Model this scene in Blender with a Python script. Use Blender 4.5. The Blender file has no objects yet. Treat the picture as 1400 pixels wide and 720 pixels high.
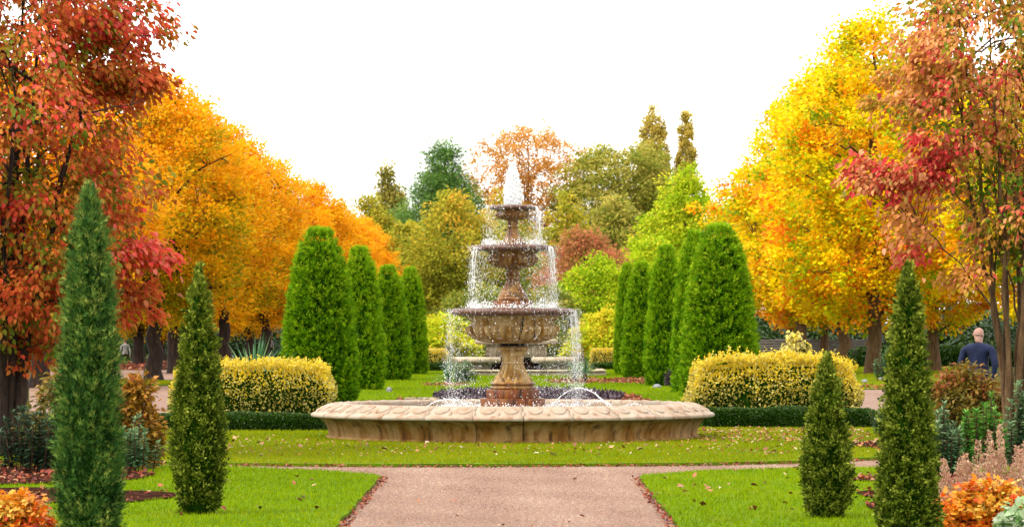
import bpy, math
import numpy as np
from mathutils import Vector, Matrix

sc = bpy.context.scene
COL = sc.collection

# ------------------------------------------------------------------ camera
F = 5040.0      # focal length in pixels of a 1400 px wide frame
EYE = 1.9       # eye height, m
VPX, VPY = 706.0, 440.0
cam_d = bpy.data.cameras.new('camera')
cam = bpy.data.objects.new('camera', cam_d)
COL.objects.link(cam)
cam.location = (0, 0, EYE)
cam.rotation_euler = (math.radians(90), 0, 0)
cam_d.sensor_width = 36.0
cam_d.lens = 36.0 * F / 1400.0
cam_d.shift_x = -6.0 / 1400.0
cam_d.shift_y = 80.0 / 1400.0
cam_d.clip_start = 0.5
cam_d.clip_end = 3000
cam_d.dof.use_dof = True
cam_d.dof.focus_distance = 54.0
cam_d.dof.aperture_fstop = 7.0
sc.camera = cam

# ------------------------------------------------------------------ light: overcast daylight
world = bpy.data.worlds.new('World')
sc.world = world
world.use_nodes = True
nt = world.node_tree
nt.nodes.clear()
SUN_EL, SUN_AZ = 52.0, -118.0      # the bright patch of cloud: behind the camera, to its left
sky = nt.nodes.new('ShaderNodeTexSky')
sky.sky_type = 'NISHITA'
sky.sun_disc = False
sky.sun_elevation = math.radians(SUN_EL)
sky.sun_rotation = math.radians(180 + 62)
scl = nt.nodes.new('ShaderNodeVectorMath'); scl.operation = 'SCALE'
scl.inputs[3].default_value = 0.10
mixs = nt.nodes.new('ShaderNodeMix'); mixs.data_type = 'RGBA'
mixs.inputs[0].default_value = 0.90                      # cloud cover
mixs.inputs[7].default_value = (1.0, 0.985, 0.96, 1)
bg = nt.nodes.new('ShaderNodeBackground'); bg.inputs[1].default_value = 0.95
wo = nt.nodes.new('ShaderNodeOutputWorld')
nt.links.new(sky.outputs[0], scl.inputs[0])
nt.links.new(scl.outputs[0], mixs.inputs[6])
nt.links.new(mixs.outputs[2], bg.inputs[0])
nt.links.new(bg.outputs[0], wo.inputs[0])

sun_d = bpy.data.lights.new('sun', 'SUN')
sun_d.energy = 1.5
sun_d.angle = math.radians(14)
sun_d.color = (1.0, 0.94, 0.84)
sun = bpy.data.objects.new('sun', sun_d)
COL.objects.link(sun)
_az, _el = math.radians(SUN_AZ), math.radians(SUN_EL)
sdir = Vector((math.sin(_az) * math.cos(_el), math.cos(_az) * math.cos(_el), math.sin(_el)))
sun.rotation_euler = sdir.to_track_quat('Z', 'Y').to_euler()
sun.location = (-20, 20, 40)

sc.view_settings.view_transform = 'Standard'
sc.view_settings.look = 'None'
sc.view_settings.exposure = 1.75
sc.view_settings.gamma = 1.0
sc.view_settings.use_curve_mapping = False

# ------------------------------------------------------------------ helpers
def G(px, py):
    """ground point (z = 0) that stands at this place of the photograph"""
    d = F * EYE / (py - VPY)
    return (px - VPX) / F * d, d

def scale_at(py):
    return (py - VPY) / EYE

def zat(py, d):
    return EYE - (py - VPY) * d / F

def smooth(e0, e1, x):
    t = np.clip((x - e0) / (e1 - e0), 0, 1)
    return t * t * (3 - 2 * t)

def gz(x, y):
    """gentle dip of the park beyond the left-hand avenue"""
    return -0.55 * smooth(-12.5, -15.5, np.asarray(x, float)) * smooth(150, 186, np.asarray(y, float))

def lin(h):
    h = h.lstrip('#')
    o = []
    for i in (0, 2, 4):
        c = int(h[i:i + 2], 16) / 255
        o.append(c / 12.92 if c <= 0.04045 else ((c + 0.055) / 1.055) ** 2.4)
    return o

class MB:
    """collects geometry for one mesh object"""
    def __init__(s):
        s.V = []; s.F = []; s.A = []; s.n = 0
    def add(s, V, faces, a=0.5):
        V = np.asarray(V, float).reshape(-1, 3)
        for f in (faces if isinstance(faces, list) else [faces]):
            s.F.append(np.asarray(f, int) + s.n)
        s.V.append(V)
        s.A.append(np.full(len(V), a, float) if np.isscalar(a) else np.asarray(a, float))
        s.n += len(V)
        return s
    def mesh(s, name, smooth_=False):
        me = bpy.data.meshes.new(name)
        V = np.concatenate(s.V)
        tot = np.concatenate([np.full(len(f), f.shape[1]) for f in s.F])
        loops = np.concatenate([f.ravel() for f in s.F])
        st = np.concatenate([[0], np.cumsum(tot)[:-1]])
        me.vertices.add(len(V)); me.vertices.foreach_set('co', V.astype(np.float32).ravel())
        me.loops.add(len(loops)); me.loops.foreach_set('vertex_index', loops.astype(np.int32))
        me.polygons.add(len(tot)); me.polygons.foreach_set('loop_start', st.astype(np.int32))
        if smooth_:
            me.polygons.foreach_set('use_smooth', np.ones(len(tot), bool))
        at = me.attributes.new('v', 'FLOAT', 'POINT')
        at.data.foreach_set('value', np.concatenate(s.A).astype(np.float32))
        me.update(calc_edges=True)
        return me
    def build(s, name, mat, parent=None, smooth_=False):
        return link(name, s.mesh(name, smooth_), mat, parent)

def link(name, me, mat=None, parent=None, loc=None):
    o = bpy.data.objects.new(name, me)
    COL.objects.link(o)
    if mat is not None and me is not None and len(me.materials) == 0:
        me.materials.append(mat)
    if parent is not None:
        o.parent = parent
    if loc is not None:
        o.location = loc
    return o

def tag(o, label, cat, group=None):
    o['label'] = label; o['category'] = cat
    if group: o['group'] = group
    return o

def kind(o, k):
    o['kind'] = k
    return o

def empty(name, loc, label, cat, group=None, rz=0.0):
    o = bpy.data.objects.new(name, None)
    COL.objects.link(o)
    o.location = loc
    o.rotation_euler = (0, 0, rz)
    o.empty_display_size = 0.2
    return tag(o, label, cat, group)

def unit(a):
    return a / np.maximum(np.linalg.norm(a, axis=-1, keepdims=True), 1e-9)

def tube(mb, pts, rad, sides=6, a=0.5, cap=False):
    pts = np.asarray(pts, float); n = len(pts)
    rad = np.broadcast_to(np.asarray(rad, float), (n,))
    T = unit(np.gradient(pts, axis=0))
    ref = np.array([0.0, 1, 0]) if abs(T[0][2]) > 0.8 else np.array([0.0, 0, 1])
    B = unit(np.cross(T, ref)); N = np.cross(B, T)
    th = np.linspace(0, 2 * np.pi, sides, endpoint=False)
    V = pts[:, None] + rad[:, None, None] * (np.cos(th)[None, :, None] * B[:, None] + np.sin(th)[None, :, None] * N[:, None])
    i = np.arange(n - 1)[:, None] * sides; j = np.arange(sides)[None]; k = (j + 1) % sides
    Fq = np.stack([i + j, i + k, i + sides + k, i + sides + j], -1).reshape(-1, 4)
    fs = [Fq]
    if cap:
        fs.append(np.arange((n - 1) * sides, n * sides)[None])
        fs.append(np.arange(sides)[::-1][None])
    mb.add(V.reshape(-1, 3), fs, a)

def lathe(mb, prof, seg=96, mod=None, a=0.5, cx=0, cy=0):
    """prof: (r, z); mod(theta, i, r, z) -> r"""
    th = np.linspace(0, 2 * np.pi, seg, endpoint=False)
    rows = []
    for i, (r, z) in enumerate(prof):
        rr = np.full(seg, r) if mod is None else mod(th, i, r, z)
        rows.append(np.stack([cx + rr * np.cos(th), cy + rr * np.sin(th), np.full(seg, z)], -1))
    V = np.concatenate(rows); n = len(prof)
    i = np.arange(n - 1)[:, None] * seg; j = np.arange(seg)[None]; k = (j + 1) % seg
    mb.add(V, np.stack([i + j, i + k, i + seg + k, i + seg + j], -1).reshape(-1, 4), a)

def box(mb, x0, x1, y0, y1, z0, z1, a=0.5, bev=0.0):
    if bev <= 0:
        V = [(x0, y0, z0), (x1, y0, z0), (x1, y1, z0), (x0, y1, z0), (x0, y0, z1), (x1, y0, z1), (x1, y1, z1), (x0, y1, z1)]
        mb.add(V, np.array([(0, 3, 2, 1), (4, 5, 6, 7), (0, 1, 5, 4), (1, 2, 6, 5), (2, 3, 7, 6), (3, 0, 4, 7)]), a)
    else:
        b = bev
        def ring(i, z): return [(x0 + i, y0 + i, z), (x1 - i, y0 + i, z), (x1 - i, y1 - i, z), (x0 + i, y1 - i, z)]
        V = ring(b, z0) + ring(0, z0 + b) + ring(0, z1 - b) + ring(b, z1)
        fs = [(3, 2, 1, 0), (12, 13, 14, 15)]
        for r in range(3):
            for j in range(4):
                k = (j + 1) % 4
                fs.append((r * 4 + j, r * 4 + k, r * 4 + 4 + k, r * 4 + 4 + j))
        mb.add(V, np.array(fs), a)

# leaf templates: x = length, y = width, z = normal
KITE = (np.array([(0, 0, 0), (.45, .30, .08), (1, 0, -.06), (.45, -.30, .08)]), np.array([(0, 1, 2), (0, 2, 3)]))
OVATE = (np.array([(0, 0, 0), (.25, .27, .10), (.62, .27, .07), (1, 0, -.14), (.62, -.27, .07), (.25, -.27, .10)]),
         np.array([(0, 1, 2, 3), (0, 3, 4, 5)]))
BLADE = (np.array([(0, .5, 0), (0, -.5, 0), (1, 0, 0)]), np.array([(0, 1, 2)]))
NEEDLE = (np.array([(0, .09, 0), (0, -.09, 0), (1, 0, .1)]), np.array([(0, 1, 2)]))
SPRIG = (np.array([(0, .06, 0), (0, -.06, 0), (1, 0, .1), (.2, .05, 0), (.3, -.02, 0), (.75, .34, .14), (.2, -.05, 0), (.3, .02, 0), (.75, -.34, .14)]),
         np.array([(0, 1, 2), (3, 4, 5), (6, 8, 7)]))
_st = []
for _i in range(10):
    _r = .5 if _i % 2 == 0 else .27
    _t = math.pi + _i * math.pi / 5
    _st.append((.5 + _r * math.cos(_t), _r * math.sin(_t), .10 * abs(math.sin(_t))))
MAPLE = (np.array(_st), np.arange(10)[None])

def scatter(mb, P, A, N, size, tmpl, a):
    T, Fc = tmpl
    A = unit(A); B = unit(np.cross(N, A)); N = np.cross(A, B)
    s = np.asarray(size, float).reshape(-1, 1, 1)
    V = P[:, None] + s * (T[None, :, 0:1] * A[:, None] + T[None, :, 1:2] * B[:, None] + T[None, :, 2:3] * N[:, None])
    k = len(T); n = len(P)
    Fa = (Fc[None] + (np.arange(n) * k)[:, None, None]).reshape(-1, Fc.shape[1])
    av = np.repeat(np.broadcast_to(a, (n,)), k)
    mb.add(V.reshape(-1, 3), Fa, av)

# ------------------------------------------------------------------ materials
def new_mat(name):
    m = bpy.data.materials.new(name); m.use_nodes = True
    t = m.node_tree; t.nodes.clear()
    out = t.nodes.new('ShaderNodeOutputMaterial')
    return m, t, out

def ramp_set(r, cols, k=1.0, pos=None):
    el = r.color_ramp.elements
    n = len(cols)
    pos = pos or [i / (n - 1) for i in range(n)]
    while len(el) < n: el.new(0.5)
    for e, c, p in zip(el, cols, pos):
        e.position = p
        l = lin(c) if isinstance(c, str) else c
        e.color = (l[0] * k, l[1] * k, l[2] * k, 1)

LEAFK = 0.42
def leaf_mat(name, cols, k=LEAFK, trans=0.35, rough=0.55, ovar=0.0, spec=0.25, pos=None):
    m, t, out = new_mat(name)
    at = t.nodes.new('ShaderNodeAttribute'); at.attribute_name = 'v'
    fac = at.outputs['Fac']
    if ovar:
        oi = t.nodes.new('ShaderNodeObjectInfo')
        ma = t.nodes.new('ShaderNodeMath'); ma.operation = 'MULTIPLY_ADD'
        ma.inputs[1].default_value = ovar
        ad = t.nodes.new('ShaderNodeMath'); ad.operation = 'ADD'; ad.inputs[1].default_value = -ovar / 2
        t.links.new(oi.outputs['Random'], ma.inputs[0]); t.links.new(fac, ma.inputs[2])
        t.links.new(ma.outputs[0], ad.inputs[0]); fac = ad.outputs[0]
    r = t.nodes.new('ShaderNodeValToRGB'); ramp_set(r, cols, k, pos)
    t.links.new(fac, r.inputs[0])
    p = t.nodes.new('ShaderNodeBsdfPrincipled')
    p.inputs['Roughness'].default_value = rough
    p.inputs['Specular IOR Level'].default_value = spec
    t.links.new(r.outputs[0], p.inputs['Base Color'])
    if trans > 0:
        tr = t.nodes.new('ShaderNodeBsdfTranslucent')
        t.links.new(r.outputs[0], tr.inputs[0])
        mx = t.nodes.new('ShaderNodeMixShader'); mx.inputs[0].default_value = trans
        t.links.new(p.outputs[0], mx.inputs[1]); t.links.new(tr.outputs[0], mx.inputs[2])
        t.links.new(mx.outputs[0], out.inputs[0])
    else:
        t.links.new(p.outputs[0], out.inputs[0])
    return m

def noise_mat(name, cols, k=0.36, scale=(4, 4, 4), detail=6, rough=0.85, bump=0.0, bscale=60, spec=0.2, second=None, pos=None, metal=0):
    """base colour from stretched noise; optional second layer: (cols hex, scale vec, lo, hi)"""
    m, t, out = new_mat(name)
    tc = t.nodes.new('ShaderNodeTexCoord')
    mp = t.nodes.new('ShaderNodeMapping'); mp.inputs['Scale'].default_value = scale
    nz = t.nodes.new('ShaderNodeTexNoise'); nz.inputs['Scale'].default_value = 1.0
    nz.inputs['Detail'].default_value = detail; nz.inputs['Roughness'].default_value = 0.62
    oi = t.nodes.new('ShaderNodeObjectInfo')
    cmb = t.nodes.new('ShaderNodeCombineXYZ'); mu = t.nodes.new('ShaderNodeMath'); mu.operation = 'MULTIPLY'; mu.inputs[1].default_value = 37.0
    t.links.new(oi.outputs['Random'], mu.inputs[0]); t.links.new(mu.outputs[0], cmb.inputs[0]); t.links.new(oi.outputs['Random'], cmb.inputs[2])
    ofs = t.nodes.new('ShaderNodeVectorMath'); ofs.operation = 'ADD'
    t.links.new(tc.outputs['Object'], ofs.inputs[0]); t.links.new(cmb.outputs[0], ofs.inputs[1])
    t.links.new(ofs.outputs[0], mp.inputs[0]); t.links.new(mp.outputs[0], nz.inputs['Vector'])
    r = t.nodes.new('ShaderNodeValToRGB')
    ramp_set(r, cols, k, pos or [0.3 + 0.4 * i / (len(cols) - 1) for i in range(len(cols))])
    t.links.new(nz.outputs[0], r.inputs[0])
    colr = r.outputs[0]
    if second:
        c2, s2, lo, hi = second
        mp2 = t.nodes.new('ShaderNodeMapping'); mp2.inputs['Scale'].default_value = s2
        mp2.inputs['Location'].default_value = (3.1, 7.7, 1.3)
        n2 = t.nodes.new('ShaderNodeTexNoise'); n2.inputs['Scale'].default_value = 1.0; n2.inputs['Detail'].default_value = 5
        t.links.new(ofs.outputs[0], mp2.inputs[0]); t.links.new(mp2.outputs[0], n2.inputs['Vector'])
        mr = t.nodes.new('ShaderNodeMapRange'); mr.inputs[1].default_value = lo; mr.inputs[2].default_value = hi
        t.links.new(n2.outputs[0], mr.inputs[0])
        mx = t.nodes.new('ShaderNodeMix'); mx.data_type = 'RGBA'
        l = lin(c2); mx.inputs[7].default_value = (l[0] * k, l[1] * k, l[2] * k, 1)
        t.links.new(mr.outputs[0], mx.inputs[0]); t.links.new(colr, mx.inputs[6])
        colr = mx.outputs[2]
    p = t.nodes.new('ShaderNodeBsdfPrincipled')
    p.inputs['Roughness'].default_value = rough
    p.inputs['Specular IOR Level'].default_value = spec
    p.inputs['Metallic'].default_value = metal
    t.links.new(colr, p.inputs['Base Color'])
    if bump:
        nb = t.nodes.new('ShaderNodeTexNoise'); nb.inputs['Scale'].default_value = bscale; nb.inputs['Detail'].default_value = 4
        bp = t.nodes.new('ShaderNodeBump'); bp.inputs['Strength'].default_value = bump; bp.inputs['Distance'].default_value = 0.02
        t.links.new(tc.outputs['Object'], nb.inputs['Vector']); t.links.new(nb.outputs[0], bp.inputs['Height'])
        t.links.new(bp.outputs[0], p.inputs['Normal'])
    t.links.new(p.outputs[0], out.inputs[0])
    return m

M = {}
M['ground'] = noise_mat('park_ground', ['#5c5a1c', '#6e7420', '#84602c'], scale=(.25, .12, 1), bump=.4, bscale=8, k=.28, spec=.03)
M['lawn_soil'] = noise_mat('turf', ['#587e08', '#7ca40c', '#8c9814'], scale=(.8, .35, 1), bump=.6, bscale=30, k=.33, spec=.03)
M['grass'] = leaf_mat('grass_blade', ['#6e9008', '#a2c408', '#bcd80a', '#d0dc1e', '#d4c03a'], k=.40, trans=.35, rough=.7, spec=.04, pos=[0, .4, .7, .88, 1])
M['grass_worn'] = leaf_mat('grass_blade_worn', ['#88a00a', '#b4c00e', '#c8cc14', '#d8c030', '#cc9c44'], k=.40, trans=.35, rough=.7, spec=.04, pos=[0, .35, .65, .86, 1])
M['gravel'] = noise_mat('gravel', ['#9c7460', '#c49c86', '#d8b49e'], scale=(22, 22, 22), detail=8, bump=.9, bscale=90, k=.34,
                        second=('#b08874', (.5, .25, 1), .45, .7))
M['pebble'] = leaf_mat('pebble', ['#8c6452', '#bc907a', '#d8ac90', '#f0d0b8'], k=.35, trans=0, rough=.8)
M['soil'] = noise_mat('bed_soil', ['#2c1c16', '#4a3026', '#6a4638'], scale=(9, 5, 9), bump=1.0, bscale=40, k=.40, spec=.0)
M['bark'] = noise_mat('bark_brown', ['#3c2a20', '#6a4c38', '#8c6a50'], scale=(14, 14, 2.5), bump=.9, bscale=25, k=.33)
M['bark_dark'] = noise_mat('bark_dark', ['#2a1e1a', '#4a362c', '#6a5040'], scale=(14, 14, 2.5), bump=.9, bscale=25, k=.33)
M['bark_tan'] = noise_mat('bark_tan', ['#5a4028', '#8c6a44', '#b08c60'], scale=(20, 20, 3), bump=.8, bscale=30, k=.33)
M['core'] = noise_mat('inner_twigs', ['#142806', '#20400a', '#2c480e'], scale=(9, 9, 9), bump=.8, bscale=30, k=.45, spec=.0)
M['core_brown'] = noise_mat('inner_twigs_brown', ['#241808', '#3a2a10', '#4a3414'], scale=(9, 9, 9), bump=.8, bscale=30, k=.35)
STREAK = (7, 7, .9)
M['stone_wall'] = noise_mat('basin_wall_stone', ['#7c4a14', '#bc8234', '#dcae6c', '#a46826'], scale=(3.0, 3.0, 1.3), bump=.35, bscale=50, k=.36,
                            second=('#5a3a1c', (9, 9, .8), .52, .72))
M['stone_rim'] = noise_mat('coping_stone', ['#d8b090', '#ecd2b6', '#f4e4d0'], scale=(4, 4, 4), bump=.3, bscale=60, k=.33,
                           second=('#c08c6a', (6, 6, 6), .55, .75))
M['bowl_stone'] = noise_mat('bowl_stone', ['#94601e', '#d4a050', '#f0cc90', '#bc8234'], scale=(5, 5, 1.2), bump=.25, bscale=60, k=.42, rough=.6, spec=.15,
                            second=('#6a4018', (12, 12, .7), .52, .74))
M['wet_rust'] = noise_mat('wet_rusty_stone', ['#643410', '#b06c24', '#dca860', '#8a4c1a'], scale=(10, 10, 1.6), bump=.25, bscale=60, k=.34, rough=.42, spec=.25,
                          second=('#2c140c', (14, 14, 1.2), .52, .72))
M['wet_orange'] = noise_mat('wet_orange_stone', ['#8a3200', '#bc5600', '#d88014', '#9c4000'], scale=(9, 9, 2), bump=.25, bscale=60, k=.20, rough=.45, spec=.2,
                            second=('#4c1606', (11, 11, .6), .5, .66))
M['wet_rim'] = noise_mat('wet_rim_stone', ['#5a342a', '#8c5c46', '#b08064'], scale=(14, 14, 14), bump=.3, bscale=60, k=.28, rough=.35, spec=.35)
M['rear_stone'] = noise_mat('pale_stone', ['#b8a484', '#dcc8a6', '#ecdcc0'], scale=(4, 4, 3), bump=.3, bscale=40, k=.42,
                            second=('#6a5244', (5, 5, 1), .55, .75))
M['joint'] = noise_mat('dark_joint', ['#1c120c', '#2c1c12'], scale=(20, 20, 4), k=.35, rough=.6)

def water_mats():
    m, t, out = new_mat('pool_water')
    p = t.nodes.new('ShaderNodeBsdfPrincipled')
    p.inputs['Base Color'].default_value = (.10, .09, .075, 1)
    p.inputs['Roughness'].default_value = .06
    p.inputs['Specular IOR Level'].default_value = .6
    tc = t.nodes.new('ShaderNodeTexCoord')
    nb = t.nodes.new('ShaderNodeTexNoise'); nb.inputs['Scale'].default_value = 14; nb.inputs['Detail'].default_value = 3
    bp = t.nodes.new('ShaderNodeBump'); bp.inputs['Strength'].default_value = .7; bp.inputs['Distance'].default_value = .05
    t.links.new(tc.outputs['Object'], nb.inputs['Vector']); t.links.new(nb.outputs[0], bp.inputs['Height'])
    t.links.new(bp.outputs[0], p.inputs['Normal']); t.links.new(p.outputs[0], out.inputs[0])
    M['water'] = m
    m, t, out = new_mat('falling_water')
    d = t.nodes.new('ShaderNodeBsdfPrincipled'); d.inputs['Base Color'].default_value = (.93, .93, .93, 1)
    d.inputs['Roughness'].default_value = .15; d.inputs['Specular IOR Level'].default_value = .5
    tr = t.nodes.new('ShaderNodeBsdfTranslucent'); tr.inputs[0].default_value = (.9, .9, .9, 1)
    mx = t.nodes.new('ShaderNodeMixShader'); mx.inputs[0].default_value = .45
    t.links.new(d.outputs[0], mx.inputs[1]); t.links.new(tr.outputs[0], mx.inputs[2]); t.links.new(mx.outputs[0], out.inputs[0])
    M['foam'] = m
water_mats()

# foliage
M['red_leaf'] = leaf_mat('crimson_leaf', ['#66701a', '#8a7a22', '#b0782c', '#a84a1e', '#b8482a', '#c87a30', '#dc3834', '#e07468'], k=.92, trans=.46, rough=.5, spec=.1)
M['pink_leaf'] = leaf_mat('salmon_leaf', ['#4c6810', '#7c8a20', '#b09a2c', '#b87a34', '#d08c48', '#dc9c68', '#b44a38', '#d03c40'], k=.92, trans=.44, rough=.5, spec=.1)
M['orange_leaf'] = leaf_mat('amber_leaf', ['#80840e', '#cca412', '#eeac12', '#f2a00e', '#f4bc24', '#e08410'], k=.90, trans=.48, ovar=.35, spec=.08)
M['yellow_leaf'] = leaf_mat('yellow_leaf', ['#7c9c10', '#b8c410', '#f0d80c', '#fcd00c', '#fcac14', '#f47818'], k=.86, trans=.45, ovar=.12, spec=.08)
M['lime_leaf'] = leaf_mat('lime_leaf', ['#648410', '#98b818', '#bcce20', '#d4d430', '#e4c834'], k=.80, trans=.45, ovar=.2, spec=.05)
M['olive_leaf'] = leaf_mat('olive_leaf', ['#6c7020', '#989a28', '#b4a832', '#cca838', '#dc942c'], k=.88, trans=.45, ovar=.2, spec=.05)
M['oak_leaf'] = leaf_mat('green_olive_leaf', ['#566820', '#7c862c', '#a49e40', '#bcaa50', '#ccb45c'], k=.92, trans=.45, ovar=.15, spec=.05)
M['rust_leaf'] = leaf_mat('rust_leaf', ['#6a5a2c', '#9c7444', '#bc8450', '#c86c50', '#b08850'], k=.82, trans=.42, ovar=.1, spec=.05)
M['amber_sparse'] = leaf_mat('apricot_leaf', ['#c08c34', '#dca04c', '#e4a848', '#dc9030'], k=.76, trans=.45)
M['cedar'] = leaf_mat('cedar_needle', ['#2c4c22', '#4c7034', '#709444', '#98ac54'], k=.92, trans=.3, spec=.03)
M['cypress_olive'] = leaf_mat('olive_conifer', ['#505a20', '#827e30', '#aa9a48', '#bca852'], k=1.0, trans=.35, spec=.04)
M['poplar'] = leaf_mat('poplar_leaf', ['#7c7428', '#ac9c44', '#ccb456', '#d8c064'], k=1.0, trans=.42, spec=.04)
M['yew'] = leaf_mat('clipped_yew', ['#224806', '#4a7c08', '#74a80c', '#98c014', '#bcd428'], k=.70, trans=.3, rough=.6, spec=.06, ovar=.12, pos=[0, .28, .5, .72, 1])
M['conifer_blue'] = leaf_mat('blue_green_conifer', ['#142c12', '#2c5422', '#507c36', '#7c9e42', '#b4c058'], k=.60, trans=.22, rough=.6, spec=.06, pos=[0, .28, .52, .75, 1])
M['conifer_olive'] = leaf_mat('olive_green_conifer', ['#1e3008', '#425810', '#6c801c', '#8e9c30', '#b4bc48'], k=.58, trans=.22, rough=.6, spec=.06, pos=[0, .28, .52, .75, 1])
M['box'] = leaf_mat('box_hedge_leaf', ['#1c340e', '#305014', '#4c6c1c', '#6c8c28'], k=.55, trans=.2, rough=.4)
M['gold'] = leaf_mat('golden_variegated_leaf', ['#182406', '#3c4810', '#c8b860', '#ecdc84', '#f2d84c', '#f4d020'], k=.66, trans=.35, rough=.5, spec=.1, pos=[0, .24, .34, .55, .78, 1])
M['copper'] = leaf_mat('copper_leaf', ['#4e4a14', '#806418', '#ac801c', '#c88430', '#b8604c'], k=.66, trans=.35)
M['bronze_green'] = leaf_mat('bronze_green_leaf', ['#46480e', '#6e681c', '#98842a', '#b07c2a', '#b85a38'], k=.58, trans=.35)
M['spurge'] = leaf_mat('blue_green_leaf', ['#284828', '#486c44', '#6e9060', '#98ac80', '#bccaa4'], k=.78, trans=.3, rough=.5, spec=.1)
M['spurge_dark'] = leaf_mat('dark_grey_green_leaf', ['#1a2c1c', '#304830', '#4c6848', '#708464'], k=.58, trans=.25, rough=.45)
M['spurge_fresh'] = leaf_mat('fresh_green_leaf', ['#306420', '#508c2c', '#7cb048', '#a4c864'], k=.70, trans=.3, rough=.5, spec=.15)  # leaf colour of its own, fresher green than the other spurges
M['plume'] = leaf_mat('pink_plume', ['#b07058', '#d09c7c', '#e0b494', '#f0d4b0'], k=.66, trans=.35)
M['maple_low'] = leaf_mat('orange_ground_leaf', ['#b82c14', '#e45010', '#f48414', '#f8ac28', '#ecc44c'], k=.66, trans=.35, rough=.45)
M['straw'] = leaf_mat('straw_grass', ['#a07830', '#d8b068', '#ecd098', '#e09a58'], k=.45, trans=.3)
M['white_green'] = leaf_mat('silver_green_leaf', ['#609838', '#98c078', '#dce8c4', '#f0f4e0'], k=.70, trans=.3)
M['agave'] = leaf_mat('spiky_leaf', ['#346438', '#548c58', '#7cac74', '#acc488'], k=.5, trans=.2, rough=.45)
M['purple'] = leaf_mat('dark_purple_leaf', ['#2c1e28', '#46343e', '#64505c', '#907c88'], k=.5, trans=.2)
M['litter'] = leaf_mat('fallen_leaf', ['#7a3018', '#b85428', '#dc8848', '#e8b070', '#f0dcb0'], k=.42, trans=.2, rough=.6)
M['litter_red'] = leaf_mat('fallen_red_leaf', ['#541c10', '#94301a', '#c44c28', '#d47844', '#e0a878'], k=.36, trans=.2, rough=.6)
def litter_obj_mat():
    m, t, out = new_mat('fallen_leaf_single')
    oi = t.nodes.new('ShaderNodeObjectInfo')
    r = t.nodes.new('ShaderNodeValToRGB'); ramp_set(r, ['#8a3c1c', '#c8602c', '#d89048', '#e4b878', '#ecd8a8', '#b83018'], .45)
    p = t.nodes.new('ShaderNodeBsdfPrincipled'); p.inputs['Roughness'].default_value = .6
    t.links.new(oi.outputs['Random'], r.inputs[0]); t.links.new(r.outputs[0], p.inputs['Base Color']); t.links.new(p.outputs[0], out.inputs[0])
    return m
M['litter_one'] = litter_obj_mat()
def leaf_obj_mat(name, cols, k):
    m, t, out = new_mat(name)
    oi = t.nodes.new('ShaderNodeObjectInfo')
    r = t.nodes.new('ShaderNodeValToRGB'); ramp_set(r, cols, k)
    p = t.nodes.new('ShaderNodeBsdfPrincipled'); p.inputs['Roughness'].default_value = .4; p.inputs['Specular IOR Level'].default_value = .25
    tr = t.nodes.new('ShaderNodeBsdfTranslucent')
    mx = t.nodes.new('ShaderNodeMixShader'); mx.inputs[0].default_value = .38
    t.links.new(oi.outputs['Random'], r.inputs[0]); t.links.new(r.outputs[0], p.inputs['Base Color']); t.links.new(r.outputs[0], tr.inputs[0])
    t.links.new(p.outputs[0], mx.inputs[1]); t.links.new(tr.outputs[0], mx.inputs[2]); t.links.new(mx.outputs[0], out.inputs[0])
    return m
M['red_one'] = leaf_obj_mat('crimson_leaf_single', ['#7a5a20', '#9a481e', '#b8602c', '#a87838', '#c83430', '#c86a4c'], .80)
M['pink_one'] = leaf_obj_mat('salmon_leaf_single', ['#8a8024', '#b07a34', '#cc8a50', '#d89a70', '#ac5040', '#c04444'], .84)

# ------------------------------------------------------------------ ground, paths, lawns
def inside(poly, P):
    poly = np.asarray(poly, float); x, y = P[:, 0], P[:, 1]
    r = np.zeros(len(P), bool); n = len(poly)
    for i in range(n):
        x0, y0 = poly[i]; x1, y1 = poly[(i + 1) % n]
        if y0 == y1: continue
        c = ((y0 > y) != (y1 > y)) & (x < (x1 - x0) * (y - y0) / (y1 - y0) + x0)
        r ^= c
    return r

def sample_poly(rng, poly, n):
    poly = np.asarray(poly, float); lo, hi = poly.min(0), poly.max(0)
    out = []
    got = 0
    while got < n:
        P = rng.uniform(lo, hi, (n * 2, 2)); P = P[inside(poly, P)]
        out.append(P); got += len(P)
        if len(P) == 0: break
    return np.concatenate(out)[:n]

def area(poly):
    p = np.asarray(poly, float); x, y = p[:, 0], p[:, 1]
    return abs(np.dot(x, np.roll(y, -1)) - np.dot(y, np.roll(x, -1))) / 2

def densify(poly, step, jit, rng):
    out = []
    p = np.asarray(poly, float)
    for i in range(len(p)):
        a, b = p[i], p[(i + 1) % len(p)]
        n = max(1, int(np.linalg.norm(b - a) / step))
        n = min(n, 120)
        for k in range(n):
            q = a + (b - a) * k / n
            out.append(q + rng.normal(0, jit, 2))
    return np.array(out)

def sheet(name, poly, z, mat, thick=0.0):
    p = np.asarray(poly, float); n = len(p)
    if area(p) and (np.dot(p[:, 0], np.roll(p[:, 1], -1)) - np.dot(p[:, 1], np.roll(p[:, 0], -1))) < 0:
        p = p[::-1]
    mb = MB()
    top = np.c_[p, np.full(n, z)]
    mb.add(top, np.arange(n)[None])
    if thick:
        bot = np.c_[p, np.full(n, z - thick)]
        V = np.concatenate([top, bot]); i = np.arange(n); j = (i + 1) % n
        mb.add(V, np.stack([i + n, j + n, j, i], -1))
    o = mb.build(name, mat)
    return o

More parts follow.
